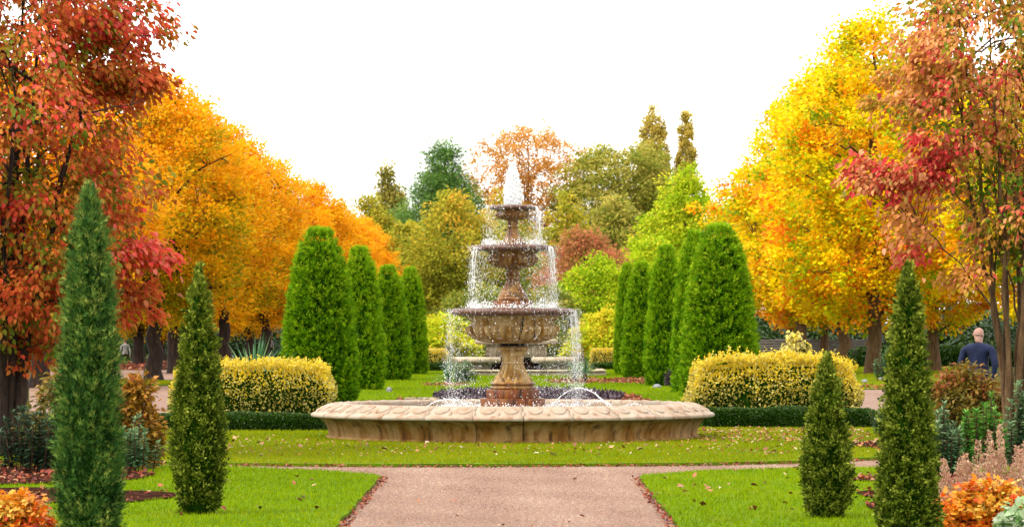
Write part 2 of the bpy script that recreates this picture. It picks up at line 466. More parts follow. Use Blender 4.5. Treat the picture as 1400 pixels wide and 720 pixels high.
def blades(name, rng, poly, n, mat, h=(.03, .055), w=.007, z=0.0, lawn_bias=0.0):
    P2 = sample_poly(rng, poly, n); n = len(P2)
    P = np.c_[P2, np.full(n, z)]
    A = np.c_[rng.normal(0, .45, n), rng.normal(0, .45, n), np.ones(n)]
    th = rng.uniform(-.6, .6, n)
    N = np.c_[np.sin(th), -np.cos(th), np.zeros(n)]
    s = rng.uniform(h[0], h[1], n)
    T = (BLADE[0] * np.array([1, w / np.mean(h), 1]), BLADE[1])
    x, y = P2[:, 0], P2[:, 1]
    patch = np.sin(x * 1.7 + .6 * y) * np.sin(y * .9 - .4 * x + 1) * .5 + np.sin(x * .6 - y * .33) * .5
    v = np.clip(.42 + lawn_bias + .16 * patch + rng.normal(0, .17, n), 0, 1)
    mb = MB(); scatter(mb, P, A, N, s, T, v)
    return mb.build(name, mat)

rng = np.random.default_rng(7)
xs = np.concatenate([np.linspace(-500, -40, 14), np.linspace(-36, 36, 37), np.linspace(40, 500, 14)])
ys = np.concatenate([np.linspace(-30, 100, 14), np.linspace(105, 260, 32), np.linspace(280, 1100, 16)])
gx, gy = np.meshgrid(xs, ys)
gm = MB()
nx, ny = len(xs), len(ys)
ii = (np.arange(ny - 1)[:, None] * nx + np.arange(nx - 1)[None])
gm.add(np.stack([gx, gy, gz(gx, gy) - .07], -1).reshape(-1, 3), np.stack([ii, ii + 1, ii + nx + 1, ii + nx], -1).reshape(-1, 4))
kind(gm.build('ground', M['ground']), 'structure')

FX, FY = -0.06, 61.0           # fountain centre
# gravel: one sheet under all the lawns near the fountain
kind(sheet('gravel_path', [(-9, 18), (9, 18), (9, 54.5), (-9, 54.5)], -.05, M['gravel']), 'structure')
kind(sheet('side_gravel_path', [G(1080, 558), G(1330, 558), G(1330, 530), G(1080, 530)], -.046, M['gravel']), 'structure')
kind(sheet('avenue_gravel_path', [G(40, 573), G(241, 571), G(243, 525), G(40, 525)], -.046, M['gravel']), 'structure')
kind(sheet('far_gravel_path', [G(60, 519), G(300, 519), G(300, 504), G(60, 504)], -.046, M['gravel']), 'structure')

lawn_fl = densify([(-1.69, 20), (-1.69, 45.7), (-1.78, 46.2), (-2.5, 47.45), (-3.84, 48.7), (-5.3, 49.3), (-9, 49.6), (-9, 20)], .25, .012, rng)
lawn_fr = densify([(1.52, 20), (9, 20), (9, 48.8), (4.75, 48.4), (3.72, 48.3), (2.39, 47.3), (1.62, 46.15), (1.52, 45.6)], .25, .012, rng)
ring = [(-9, 51.2), (-5.0, 50.5), (-3.84, 50.0), (-2.6, 49.7), (-1.4, 49.55), (0, 49.6), (1.4, 49.85), (2.52, 50.1), (3.9, 50.8), (5.0, 52.0), (9, 54.0), (9, 66.5), (-9, 66.5)]
lawn_c = densify(ring, .25, .014, rng)
rear = densify([(-6.4, 68), (6.4, 68), (6.0, 150), (-6.0, 150)], 1.0, .02, rng)
right_back = [G(1040, 529.5), G(1330, 529.5), G(1330, 492), G(1040, 492)]
for nm, pl in (('front_lawn', lawn_fl), ('front_lawn', lawn_fr), ('fountain_lawn', lawn_c), ('rear_lawn', rear)):
    kind(sheet(nm, pl, -.004, M['lawn_soil'], .055), 'structure')
kind(sheet('side_lawn', right_back, -.02, M['lawn_soil'], .03), 'structure')
tree_strip = [G(60, 524.5), G(262, 524.5), G(262, 519.5), G(60, 519.5)]
kind(sheet('tree_strip_lawn', tree_strip, -.02, M['lawn_soil'], .03), 'structure')

def vis(poly, lo, hi):
    """the part of a lawn between two depths that the frame can show, a step wider"""
    return [(-lo * .139 - 1.2, lo), (lo * .139 + 1.2, lo), (hi * .139 + 1.2, hi), (-hi * .139 - 1.2, hi)]
def clip_blades(name, seed, poly, lo, hi, dens, mat, **kw):
    r = np.random.default_rng(seed)
    t = vis(poly, lo, hi)
    n = int(area(t) * dens)
    P = sample_poly(r, t, n); P = P[inside(poly, P)]
    for b in beds + [bed_rear]:
        P = P[~inside(b, P)]
    return P
def lawn_blades(name, seed, poly, lo, hi, dens, mat, h, w, bias=0.0):
    P2 = clip_blades(name, seed, poly, lo, hi, dens, mat)
    r = np.random.default_rng(seed + 1); n = len(P2)
    x, y = P2[:, 0], P2[:, 1]
    A = np.c_[r.normal(0, .45, n), r.normal(0, .45, n), np.ones(n)]
    th = r.uniform(-.7, .7, n); N = np.c_[np.sin(th), -np.cos(th), np.zeros(n)]
    T = (BLADE[0] * np.array([1, w / np.mean(h), 1]), BLADE[1])
    patch = np.sin(x * 1.7 + .6 * y) * np.sin(y * .9 - .4 * x + 1) * .5 + np.sin(x * .6 - y * .33 + 2) * .5
    fine = np.sin(x * 7.1 + 2 * y) * np.sin(y * 4.3 - x)
    v = np.clip(0.42 + bias + .17 * patch + .08 * fine + r.normal(0, .17, n), 0, 1)
    mb = MB(); scatter(mb, np.c_[P2, np.full(n, -.006)], A, N, r.uniform(h[0], h[1], n), T, v)
    o = mb.build(name, mat)
    tag(o, *LAWN_LABEL[name + str(seed)])
    return kind(o, 'stuff')
LAWN_LABEL = {
    'grass1': ('bright green mown grass beside the gravel path under the tall feathery conifer', 'grass'),
    'grass3': ('bright green mown grass beside the gravel path, by the orange ground plants', 'grass'),
    'grass5': ('yellowish leaf-strewn mown grass around the fountain basin', 'grass'),
    'grass7': ('green grass between the two rows of clipped yews', 'grass'),
    'grass9': ('sunny grass under the yellow avenue trees', 'grass'),
    'grass11': ('thin grass at the foot of the orange avenue trees', 'grass')}

# pebbles on the path
r = np.random.default_rng(21)
PB = (np.array([(0, 0, 0), (1, -.2, 0), (.4, .8, 0), (.5, .15, .55)]), np.array([(0, 1, 3), (1, 2, 3), (2, 0, 3)]))
t_ = vis(None, 31, 54)
P2 = sample_poly(r, t_, 160000)
P2 = P2[~inside(lawn_fl, P2) & ~inside(lawn_fr, P2) & ~inside(lawn_c, P2)][:60000]
n = len(P2)
th = r.uniform(0, 6.28, n)
mb = MB()
scatter(mb, np.c_[P2, np.full(n, -.049)], np.c_[np.cos(th), np.sin(th), np.zeros(n)], np.tile([0, 0, 1.0], (n, 1)), r.uniform(.008, .022, n), PB, np.clip(r.uniform(0, 1, n) * .75 + .14 + .16 * np.sin(P2[:, 0] * 4.1 + .5 * np.sin(P2[:, 1] * .8)) * np.sin(P2[:, 0] * 1.3 + .2 * P2[:, 1]) + .08 * np.sin(P2[:, 1] * 1.9 + P2[:, 0] * 2.2), 0, 1))
kind(tag(mb.build('gravel', M['pebble']), 'loose pinkish gravel on the garden path', 'gravel'), 'stuff')

# ------------------------------------------------------------------ the fountain
fount = empty('stone_fountain', (FX, FY, 0), 'three-tiered stone fountain with a wide round basin and white water jet', 'fountain')

# basin wall: 26 curved blocks and 26 coping stones with carved bosses
NS = 26
def sector(prof, a0, a1, na, name):
    """closed solid swept through an angle; prof = closed outline (r, z)"""
    mb = MB(); th = np.linspace(a0, a1, na); m = len(prof)
    R = np.array(prof)
    V = np.stack([R[None, :, 0] * np.cos(th)[:, None], R[None, :, 0] * np.sin(th)[:, None], np.broadcast_to(R[None, :, 1], (na, m))], -1)
    i = np.arange(na - 1)[:, None] * m; j = np.arange(m)[None]; k = (j + 1) % m
    fs = [np.stack([i + j, i + m + j, i + m + k, i + k], -1).reshape(-1, 4), np.arange(m)[None], np.arange((na - 1) * m, na * m)[::-1][None]]
    mb.add(V.reshape(-1, 3), fs)
    return mb.mesh(name, False)
gap = .0022
wall_prof = [(3.06, -.03), (3.09, .0), (3.09, .03), (3.045, .045), (3.05, .12), (3.075, .19), (3.12, .26), (3.19, .315), (3.24, .335), (2.80, .335), (2.80, -.03)]
cop_prof = [(3.20, .3375), (3.315, .345), (3.335, .36), (3.335, .392), (3.31, .41), (3.26, .425), (3.20, .455), (3.12, .495), (3.03, .53), (2.95, .555), (2.88, .567), (2.80, .570), (2.72, .560), (2.70, .52), (2.70, .40), (2.81, .3375)]
hw_ = math.pi / NS
wall_me = sector(wall_prof, -hw_ + gap, hw_ - gap, 7, 'wall_stone')
cop_me = sector(cop_prof, -hw_ + gap * .8, hw_ - gap * .8, 9, 'coping_stone')
# a boss: an oval egg with a raised rim, lying on the slope of the coping
bm_ = MB()
nb_, mb_r = 20, [(0.0, .028), (.45, .025), (.72, .018), (.84, .006), (.90, .012), (.97, .014), (1.04, .010), (1.08, -.012)]
th = np.linspace(0, 2 * np.pi, nb_, endpoint=False)
rows = []
ca, sa = math.cos(math.radians(22)), math.sin(math.radians(22))
for f_, h_ in mb_r:
    u = .135 * f_ * np.cos(th); w_ = .118 * f_ * np.sin(th)        # along the slope / around the rim
    egg = 1 - .12 * np.cos(th)
    rad = 3.085 + u * ca + h_ * sa
    zz = .512 - u * sa + h_ * ca
    rows.append(np.stack([rad, w_ * egg, zz], -1))
V = np.concatenate(rows); i = np.arange(len(rows) - 1)[:, None] * nb_; j = np.arange(nb_)[None]; k = (j + 1) % nb_
bm_.add(V, np.stack([i + j, i + nb_ + j, i + nb_ + k, i + k], -1).reshape(-1, 4))
boss_me = bm_.mesh('boss', True)
# small dart between bosses
dm_ = MB()
rows = []
for f_, h_ in [(0, .022), (.6, .016), (1.0, -.01)]:
    u = .075 * f_ * np.cos(th); w_ = .026 * f_ * np.sin(th)
    rows.append(np.stack([3.20 + u * ca + h_ * sa, w_, .462 - u * sa * 1.1 + h_ * ca], -1))
V = np.concatenate(rows); i = np.arange(len(rows) - 1)[:, None] * nb_
dm_.add(V, np.stack([i + j, i + nb_ + j, i + nb_ + k, i + k], -1).reshape(-1, 4))
dart_me = dm_.mesh('dart', True)
for q in range(NS):
    a_ = (q + .22) * 2 * math.pi / NS
    w = link('wall_stone', wall_me, M['stone_wall'], fount); w.rotation_euler = (0, 0, a_)
    c = link('coping_stone', cop_me, M['stone_rim'], fount); c.rotation_euler = (0, 0, a_)
    for e in (-.5, .5):
        b = link('boss', boss_me, M['stone_rim'], c); b.rotation_euler = (0, 0, e * hw_)
        d = link('dart', dart_me, M['stone_rim'], c); d.rotation_euler = (0, 0, (e - .5) * hw_ + (.0 if e > 0 else hw_ * .001))
mb = MB(); lathe(mb, [(3.0, -.02), (3.0, .33), (2.86, .36), (2.86, .50), (2.75, .50)], 120)
mb.build('joint_mortar', M['joint'], fount)
mb = MB(); lathe(mb, [(2.77, .44), (1.8, .44), (.9, .44), (.2, .44)], 96)
mb.build('pool_water', M['water'], fount, True)

# plinth (octagonal steps), foot, bowls
def octa(mb, r0, z0, z1, bev=.012, n=8):
    rot = math.pi / n
    th = np.linspace(0, 2 * np.pi, n, endpoint=False) + rot
    rows = []
    for rr, z in ((r0, z0), (r0, z1 - bev), (r0 - bev, z1), (0.01, z1)):
        rows.append(np.stack([rr / math.cos(math.pi / n) * np.cos(th), rr / math.cos(math.pi / n) * np.sin(th), np.full(n, z)], -1))
    V = np.concatenate(rows); i = np.arange(3)[:, None] * n; j = np.arange(n)[None]; k = (j + 1) % n
    mb.add(V, np.stack([i + j, i + k, i + n + k, i + n + j], -1).reshape(-1, 4))
for nm, rr, z0, z1 in (('plinth', .535, .35, .642), ('plinth_step', .435, .642, .79)):
    mb = MB(); octa(mb, rr, z0, z1); mb.build(nm, M['wet_orange'], fount)

def flutes(n, amp, lo, hi):
    def f(th, i, r, z):
        w = smooth(lo, lo + .05, z) * (1 - smooth(hi - .04, hi, z))
        return r * (1 + amp * w * (np.abs(np.sin(th * n / 2)) - .6))
    return f
def arc(c, r, a0, a1, n, sx=1.0, sz=1.0):
    return [(c[0] + sx * r * math.cos(math.radians(t)), c[1] + sz * r * math.sin(math.radians(t))) for t in np.linspace(a0, a1, n)]

# lowest foot
mb = MB(); lathe(mb, [(.30, .785), (.345, .79)] + arc((.345, .815), .03, -90, 90, 7) + [(.335, .85), (.34, .862)] + arc((.352, .885), .022, -90, 90, 7) + [(.335, .912)], 96)
mb.build('pedestal_base', M['wet_rust'], fount, True)
mb = MB()
foot = [(.335, .91), (.325, .93), (.295, .965), (.255, 1.01), (.222, 1.06), (.198, 1.115), (.182, 1.17), (.175, 1.205)]
lathe(mb, foot, 192, flutes(16, .24, .92, 1.20)); lathe(mb, [(.175, 1.205), (.188, 1.212), (.190, 1.226), (.180, 1.234), (.172, 1.24)], 64)
lathe(mb, [(.172, 1.24), (.178, 1.28), (.186, 1.34), (.20, 1.39), (.235, 1.425), (.268, 1.44), (.28, 1.455), (.278, 1.475), (.245, 1.49), (.20, 1.50), (.18, 1.53), (.19, 1.545)], 64)
mb.build('pedestal', M['bowl_stone'], fount, True)
mb = MB(); lathe(mb, [(.20, 1.497), (.205, 1.51), (.205, 1.53), (.235, 1.545), (.25, 1.552)], 64)
mb.build('collar', M['joint'], fount, True)

def bowl(nm, mat, rimmat, lobes, lip, z_lip, lip_h, gad_r, z_gad, neck_r, bot_r, z_bot, rope):
    mb = MB()
    # gadrooned belly: quarter-ellipse from the bottom out to the widest point
    prof = [(bot_r, z_bot)]
    for t in np.linspace(8, 90, 12):
        tt = math.radians(t)
        prof.append((bot_r + (gad_r - bot_r) * math.sin(tt) ** .85, z_bot + (z_gad - z_bot) * (1 - math.cos(tt))))
    top = z_gad + (z_lip - z_gad) * .18
    prof += [(gad_r * .992, z_gad + (top - z_gad) * .5), (gad_r * .965, top)]
    n_g = len(prof)
    def md(th, i, r, z):
        f = min(1.0, i / 3.0) * (1.0 if i < n_g - 1 else .3)
        return r * (1 + .12 * f * (np.abs(np.sin(th * lobes / 2)) ** .6 - .75))
    lathe(mb, prof, lobes * 10, md)
    h = z_lip - top
    neck = [(gad_r * .955, top), (neck_r, top + h * .10), (neck_r * .99, top + h * .35), (neck_r * 1.03, top + h * .6), (neck_r * 1.10, top + h * .82), (neck_r * 1.16, z_lip - .001), (neck_r * 1.12, z_lip + .004)]
    lathe(mb, neck, 96)
    b = mb.build(nm, mat, fount, True)
    mb = MB()
    lp = [(neck_r * 1.10, z_lip)] + [(lip - lip_h * .55 + lip_h * .55 * math.cos(math.radians(t)), z_lip + lip_h / 2 + lip_h / 2 * math.sin(math.radians(t))) for t in np.linspace(-90, 90, 11)]
    lp += [(lip - lip_h * 1.4, z_lip + lip_h * .96), (lip - lip_h * 1.8, z_lip + lip_h * .7), (lip * .5, z_lip + lip_h * .62), (.05, z_lip + lip_h * .62)]
    def rp(th, i, r, z):
        if not (2 <= i <= 11): return np.full(len(th), r)
        return r + rope * np.sin(th * 72 + (i - 6) * .55)
    lathe(mb, lp, 432 if rope else 96, rp if rope else None)
    mb.build('rim', rimmat, b, True)
    # thin sheet of water lying in the bowl
    mb = MB(); lathe(mb, [(lip - lip_h * 1.3, z_lip + lip_h * .99), (.05, z_lip + lip_h * 1.02)], 64)
    mb.build('bowl_water', M['water'], b, True)
    return b
bowl('large_bowl', M['bowl_stone'], M['wet_rim'], 36, 1.02, 2.01, .115, .765, 1.80, .70, .22, 1.545, .008)
bowl('middle_bowl', M['wet_rust'], M['wet_rim'], 28, .64, 3.07, .10, .415, 2.955, .39, .13, 2.79, .004)
bowl('top_bowl', M['wet_rust'], M['wet_rim'], 22, .385, 3.755, .075, .28, 3.675, .262, .09, 3.585, 0)
# crack stain down the large bowl
mb = MB(); tt = np.linspace(0, 1, 12)
ang = math.radians(-90 + 12.5) + .012 * np.sin(tt * 9)
zz = 2.0 - tt * .44
rr = np.interp(zz, [1.545, 1.58, 1.65, 1.72, 1.80, 1.84, 1.87, 1.93, 2.0], [.24, .44, .60, .71, .772, .765, .705, .715, .79])
tube(mb, np.stack([rr * np.cos(ang), rr * np.sin(ang), zz], -1), .010 + .008 * np.sin(tt * 7) ** 2, 6)
mb.build('crack', M['joint'], fount)

def stem(nm, pr, mat, parent=fount, fl=None, seg=96):
    mb = MB(); lathe(mb, pr, seg, fl); return mb.build(nm, mat, parent, True)
mb = MB(); octa(mb, .34, 2.08, 2.255, .01); mb.build('plinth_block', M['wet_orange'], fount)
stem('upper_pedestal', [(.25, 2.25), (.262, 2.265), (.262, 2.30), (.235, 2.315), (.24, 2.33), (.235, 2.355), (.215, 2.365), (.222, 2.38), (.205, 2.40), (.18, 2.43), (.15, 2.48), (.125, 2.53), (.11, 2.58), (.105, 2.60), (.118, 2.606), (.118, 2.622), (.105, 2.63), (.108, 2.66), (.118, 2.69), (.125, 2.71), (.10, 2.73), (.115, 2.76), (.135, 2.79), (.14, 2.80)], M['wet_rust'], fl=flutes(14, .10, 2.40, 2.59), seg=168)
mb = MB(); octa(mb, .215, 3.12, 3.215, .008); mb.build('plinth_block', M['wet_orange'], fount)
stem('top_pedestal', [(.17, 3.21), (.178, 3.22), (.178, 3.245), (.15, 3.26), (.155, 3.275), (.14, 3.30), (.12, 3.33), (.10, 3.37), (.085, 3.42), (.078, 3.46), (.09, 3.468), (.09, 3.482), (.078, 3.49), (.085, 3.52), (.105, 3.55), (.085, 3.565), (.10, 3.595)], M['wet_rust'], fl=flutes(12, .10, 3.30, 3.46), seg=144)

# ---- water in the air
OCT = (np.array([(-1, 0, 0), (1, 0, 0), (0, .5, 0), (0, -.5, 0), (0, 0, .5), (0, 0, -.5)]) * .5,
       np.array([(1, 2, 4), (2, 0, 4), (0, 3, 4), (3, 1, 4), (2, 1, 5), (0, 2, 5), (3, 0, 5), (1, 3, 5)]))
def drops(mb, r, P, size, stretch=None):
    n = len(P)
    A = np.c_[r.normal(0, .15, n), r.normal(0, .15, n), -np.ones(n)] if stretch is None else stretch
    N = np.tile([0, 1.0, .02], (n, 1))
    scatter(mb, P, A, N, size, OCT, .5)
def curtain(nm, seed, R, z0, z1, nst, per, out, side, strand=.6):
    r = np.random.default_rng(seed); mb = MB()
    th = r.uniform(0, 2 * np.pi, nst)
    wgt = np.clip((.40 + side * .6 * np.cos(th) + r.normal(0, .25, nst)) * (.10 + .90 * np.abs(np.cos(th)) ** 1.3), .03, 1.3)
    for t, w in zip(th, wgt):
        n = int(per * w) + 4
        u = r.uniform(0, 1, n)
        fall = (z0 - z1) * u ** 1.2
        sp = .004 + .055 * u
        rad = R + .012 + out * np.sqrt(np.maximum(fall, 0)) * (1 + .3 * r.normal(0, 1, n) * u)
        P = np.stack([rad * np.cos(t) + r.normal(0, 1, n) * sp, rad * np.sin(t) + r.normal(0, 1, n) * sp, z0 - fall], -1)
        drops(mb, r, P, r.gamma(2.0, .0038, n) + .0045)
        if w > .62 and r.random() < strand:       # unbroken strand near the lip, breaking up lower down
            L = r.uniform(.35, .95) * (z0 - z1)
            f = np.linspace(0, L, 9)
            pts = np.stack([(R + .01 + out * np.sqrt(f)) * np.cos(t) + r.normal(0, .006, 9), (R + .01 + out * np.sqrt(f)) * np.sin(t) + r.normal(0, .006, 9), z0 - f], -1)
            tube(mb, pts, np.linspace(.007, .003, 9) * (1 + .4 * r.normal(0, 1, 9)).clip(.4, 2), 5)
    # spray hanging about the fall
    n = int(nst * per * .30)
    t = np.where(r.random(n) < .5, 0, np.pi) + r.normal(0, .75, n); u = r.uniform(0, 1, n)
    rad = R + .02 + np.abs(r.normal(0, .07, n)) - .1 * u * r.random(n)
    drops(mb, r, np.stack([rad * np.cos(t), rad * np.sin(t), z0 + .03 - (z0 - z1 + .03) * u], -1), r.gamma(2, .0035, n) + .004)
    # splash where it lands
    n = int(nst * 14)
    t = r.uniform(0, 2 * np.pi, n); rad = R + out * .6 + r.normal(0, .06, n)
    drops(mb, r, np.stack([rad * np.cos(t), rad * np.sin(t), z1 + np.abs(r.normal(0, .05, n))], -1), r.gamma(2, .007, n) + .005)
    return kind(mb.build(nm, M['foam'], fount), 'stuff')
curtain('water_curtain', 31, .385, 3.81, 3.18, 60, 70, .10, .6)
curtain('water_curtain', 32, .64, 3.14, 2.13, 110, 105, .07, .25)
curtain('water_curtain', 33, 1.02, 2.09, .46, 150, 125, .10, .85, .12)
# jet: foaming column
r = np.random.default_rng(40)
mb = MB()
prof = [(.11, 3.80), (.128, 3.86), (.132, 3.95), (.128, 4.03), (.115, 4.10), (.112, 4.18), (.088, 4.26), (.078, 4.33), (.058, 4.40), (.040, 4.45), (.006, 4.50)]
zz = np.linspace(3.80, 4.50, 60); rr = np.interp(zz, [p[1] for p in prof], [p[0] for p in prof])
def jm(th, i, rad, z):
    return rad * (1 + .16 * np.sin(5 * th + z * 31) * np.sin(z * 47 + 2 * th) + .12 * np.sin(9 * th - z * 63) + .09 * np.sin(3 * th + z * 90))
lathe(mb, list(zip(rr, zz)), 36, jm)
n = 1500
u = r.uniform(0, 1, n) ** .8; z = 3.82 + u * .72; rad = np.interp(z, [p[1] for p in prof], [p[0] for p in prof]) * r.uniform(.8, 1.1, n) + np.abs(r.normal(0, .022, n))
t = r.uniform(0, 6.283, n)
drops(mb, r, np.stack([rad * np.cos(t), rad * np.sin(t), z], -1), r.gamma(2, .008, n) + .008)
mb.build('water_jet', M['foam'], fount, True)
# small arcs of water leaping into the basin
mb = MB()
def spout(p0, p1, h, rad, n=34):
    t = np.linspace(0, 1, n); p0 = np.array(p0); p1 = np.array(p1)
    P = p0 + (p1 - p0) * t[:, None]; P[:, 2] += 4 * h * t * (1 - t)
    P += r.normal(0, .004, P.shape)
    tube(mb, P, rad * (1 + .35 * r.normal(0, 1, n)).clip(.3, 2), 5)
    m = 60
    tt = r.uniform(.1, 1, m); Q = p0 + (p1 - p0) * tt[:, None]; Q[:, 2] += 4 * h * tt * (1 - tt)
    drops(mb, r, Q + r.normal(0, .02, Q.shape), r.gamma(2, .006, m) + .005)
spout((.60, -.4, .47), (1.62, -.6, .44), .36, .010)
spout((1.15, -.3, .45), (1.70, -.8, .44), .17, .008)
spout((1.75, .2, .45), (2.25, .1, .44), .10, .007)
spout((-.7, .5, .46), (-1.5, 1.0, .44), .16, .006)
n = 1200; t = r.uniform(0, 6.283, n); rad = np.abs(r.normal(1.0, .35, n))
drops(mb, r, np.stack([rad * np.cos(t), rad * np.sin(t), .45 + np.abs(r.normal(0, .06, n))], -1), r.gamma(2, .007, n) + .005)
kind(mb.build('water_spout', M['foam'], fount), 'stuff')

# ------------------------------------------------------------------ vegetation generators
def clumps(r, n, z0, H, R, prof, lump=.18, shell=.45, squash=1.0):
    """clump centres in a crown of revolution, more of them towards the outside"""
    tp = np.linspace(0, 1, len(prof))
    t = r.uniform(0, 1, n * 6); keep = r.uniform(0, 1, n * 6) < np.interp(t, tp, prof) / max(prof)
    t = t[keep][:n]; n = len(t)
    th = r.uniform(0, 2 * np.pi, n)
    ph = r.uniform(0, 6.28, 6)
    lf = 1 + lump * (np.sin(3 * th + 5 * t + ph[0]) * .6 + np.sin(5 * th - 9 * t + ph[1]) * .5 + np.sin(2 * th + 14 * t + ph[2]) * .5)
    rf = shell + (1 - shell) * r.uniform(0, 1, n) ** .6
    inner = r.uniform(0, 1, n) < .22
    rf[inner] *= r.uniform(.2, .9, inner.sum())
    rad = R * np.interp(t, tp, prof) * rf * lf
    return np.stack([rad * np.cos(th), rad * np.sin(th) * squash, z0 + t * H + r.normal(0, .02 * H, n)], -1), t

def crown_mesh(r, C, t, per, cr, size, tmpl, flat=.6, droop=.2, vh=0.0, vc=.5, cvar=.16, lvar=.14, name='crown', updir=0.0, axis_c=None):
    n = len(C); k = np.maximum(3, r.poisson(per, n)); idx = np.repeat(np.arange(n), k); N_ = len(idx)
    off = r.normal(0, 1, (N_, 3)); off = unit(off) * (r.uniform(0, 1, (N_, 1)) ** .5)
    crs = cr * r.uniform(.7, 1.3, n)
    off = off * crs[idx][:, None] * np.array([1, 1, flat])
    P = C[idx] + off
    A = unit(off + np.c_[P[:, 0], P[:, 1], np.zeros(N_)] * .12 + r.normal(0, .35, (N_, 3)) * cr) + np.array([0, 0, -droop + updir])
    Nn = unit(r.normal(0, .55, (N_, 3)) + np.array([0, 0, 1.0]) + off / cr * .5)
    cv = r.normal(0, cvar, n)
    v = np.clip(vc + cv[idx] + r.normal(0, lvar, N_) + vh * (t[idx] - .5), 0, 1)
    mb = MB(); scatter(mb, P, A, Nn, size * r.uniform(.65, 1.3, N_), tmpl, v)
    return mb

def limbs_mesh(r, C, trunk_pts, trunk_r, n_limb, limb_t=(.35, .95), twig=160, twig_r=.012, limb_r=.35, sides=7, rise=.35):
    """trunk + limbs + twigs that reach for clump centres"""
    mb = MB()
    tp = np.asarray(trunk_pts, float)
    L = np.linspace(0, 1, 14)
    ti = np.linspace(0, 1, len(tp))
    T = np.stack([np.interp(L, ti, tp[:, j]) for j in range(3)], -1)
    T[1:-1, :2] += r.normal(0, trunk_r * .18, (12, 2))
    rad = np.interp(L, [0, .04, .12, .5, 1], [trunk_r * 1.45, trunk_r * 1.12, trunk_r, trunk_r * .7, trunk_r * .12])
    tube(mb, T, rad, 10)
    nodes = [T]
    pick = r.choice(len(C), min(n_limb, len(C)), replace=False)
    for c in C[pick]:
        low = T[(T[:, 2] < c[2] - .12 * np.hypot(c[0] - T[:, 0], c[1] - T[:, 1]))]
        cand = low if len(low) else T[:3]
        hi = cand[cand[:, 2] >= limb_t[0] * T[-1, 2]]
        cand = hi if len(hi) else cand[-1:]
        s = cand[r.integers(0, len(cand))]
        i = int(np.argmin(np.linalg.norm(T - s, axis=1)))
        u = np.linspace(0, 1, 8)[:, None]
        e = s + (c - s) * .92
        P = s + (e - s) * u; P[:, 2] += (np.sin(u[:, 0] * np.pi) * rise * .3 * np.linalg.norm(e - s)) * (1 if c[2] > s[2] else .3)
        P[1:-1] += r.normal(0, .02 * np.linalg.norm(e - s), (6, 3))
        r0 = max(rad[i] * limb_r * 1.3, twig_r * 1.6)
        tube(mb, P, np.linspace(r0, twig_r * .6, 8), sides)
        nodes.append(P[2:])
    nd = np.concatenate(nodes)
    for c in C[r.choice(len(C), min(twig, len(C)), replace=False)]:
        d = np.linalg.norm(nd - c, axis=1) + np.maximum(0, nd[:, 2] - c[2]) * 2
        s = nd[int(np.argmin(d))]
        u = np.linspace(0, 1, 5)[:, None]
        P = s + (c - s) * u; P[1:-1] += r.normal(0, .05 * np.linalg.norm(c - s), (3, 3))
        tube(mb, P, np.linspace(twig_r, twig_r * .35, 5), 4)
    return mb

def blade_plant(r, nl, length, width, elev=(.15, 1.4), curve=.35, a=(0, 1)):
    """sword leaves from one crown; returns list of meshes (one per leaf) as arrays"""
    out = []
    for i in range(nl):
        th = r.uniform(0, 6.283); el = r.uniform(*elev)
        L = length * r.uniform(.75, 1.1)
        u = np.linspace(0, 1, 6)
        h = L * u
        rad = h * math.cos(el); z = h * math.sin(el) - curve * L * u ** 2.4 * math.cos(el)
        wv = width * np.array([.7, 1.0, .9, .7, .4, .03])
        d = np.array([math.cos(th), math.sin(th), 0]); s = np.array([-math.sin(th), math.cos(th), 0])
        c = d * rad[:, None] + np.array([0, 0, 1.0]) * z[:, None]
        lft = c + s * wv[:, None] / 2 + np.array([0, 0, .15]) * wv[:, None]
        rgt = c - s * wv[:, None] / 2 + np.array([0, 0, .15]) * wv[:, None]
        V = np.concatenate([lft, c, rgt]); k = np.arange(5)
        fs = np.concatenate([np.stack([k, k + 1, k + 7, k + 6], -1), np.stack([k + 6, k + 7, k + 13, k + 12], -1)])
        mb = MB(); mb.add(V, fs, r.uniform(*a))
        out.append(mb)
    return out

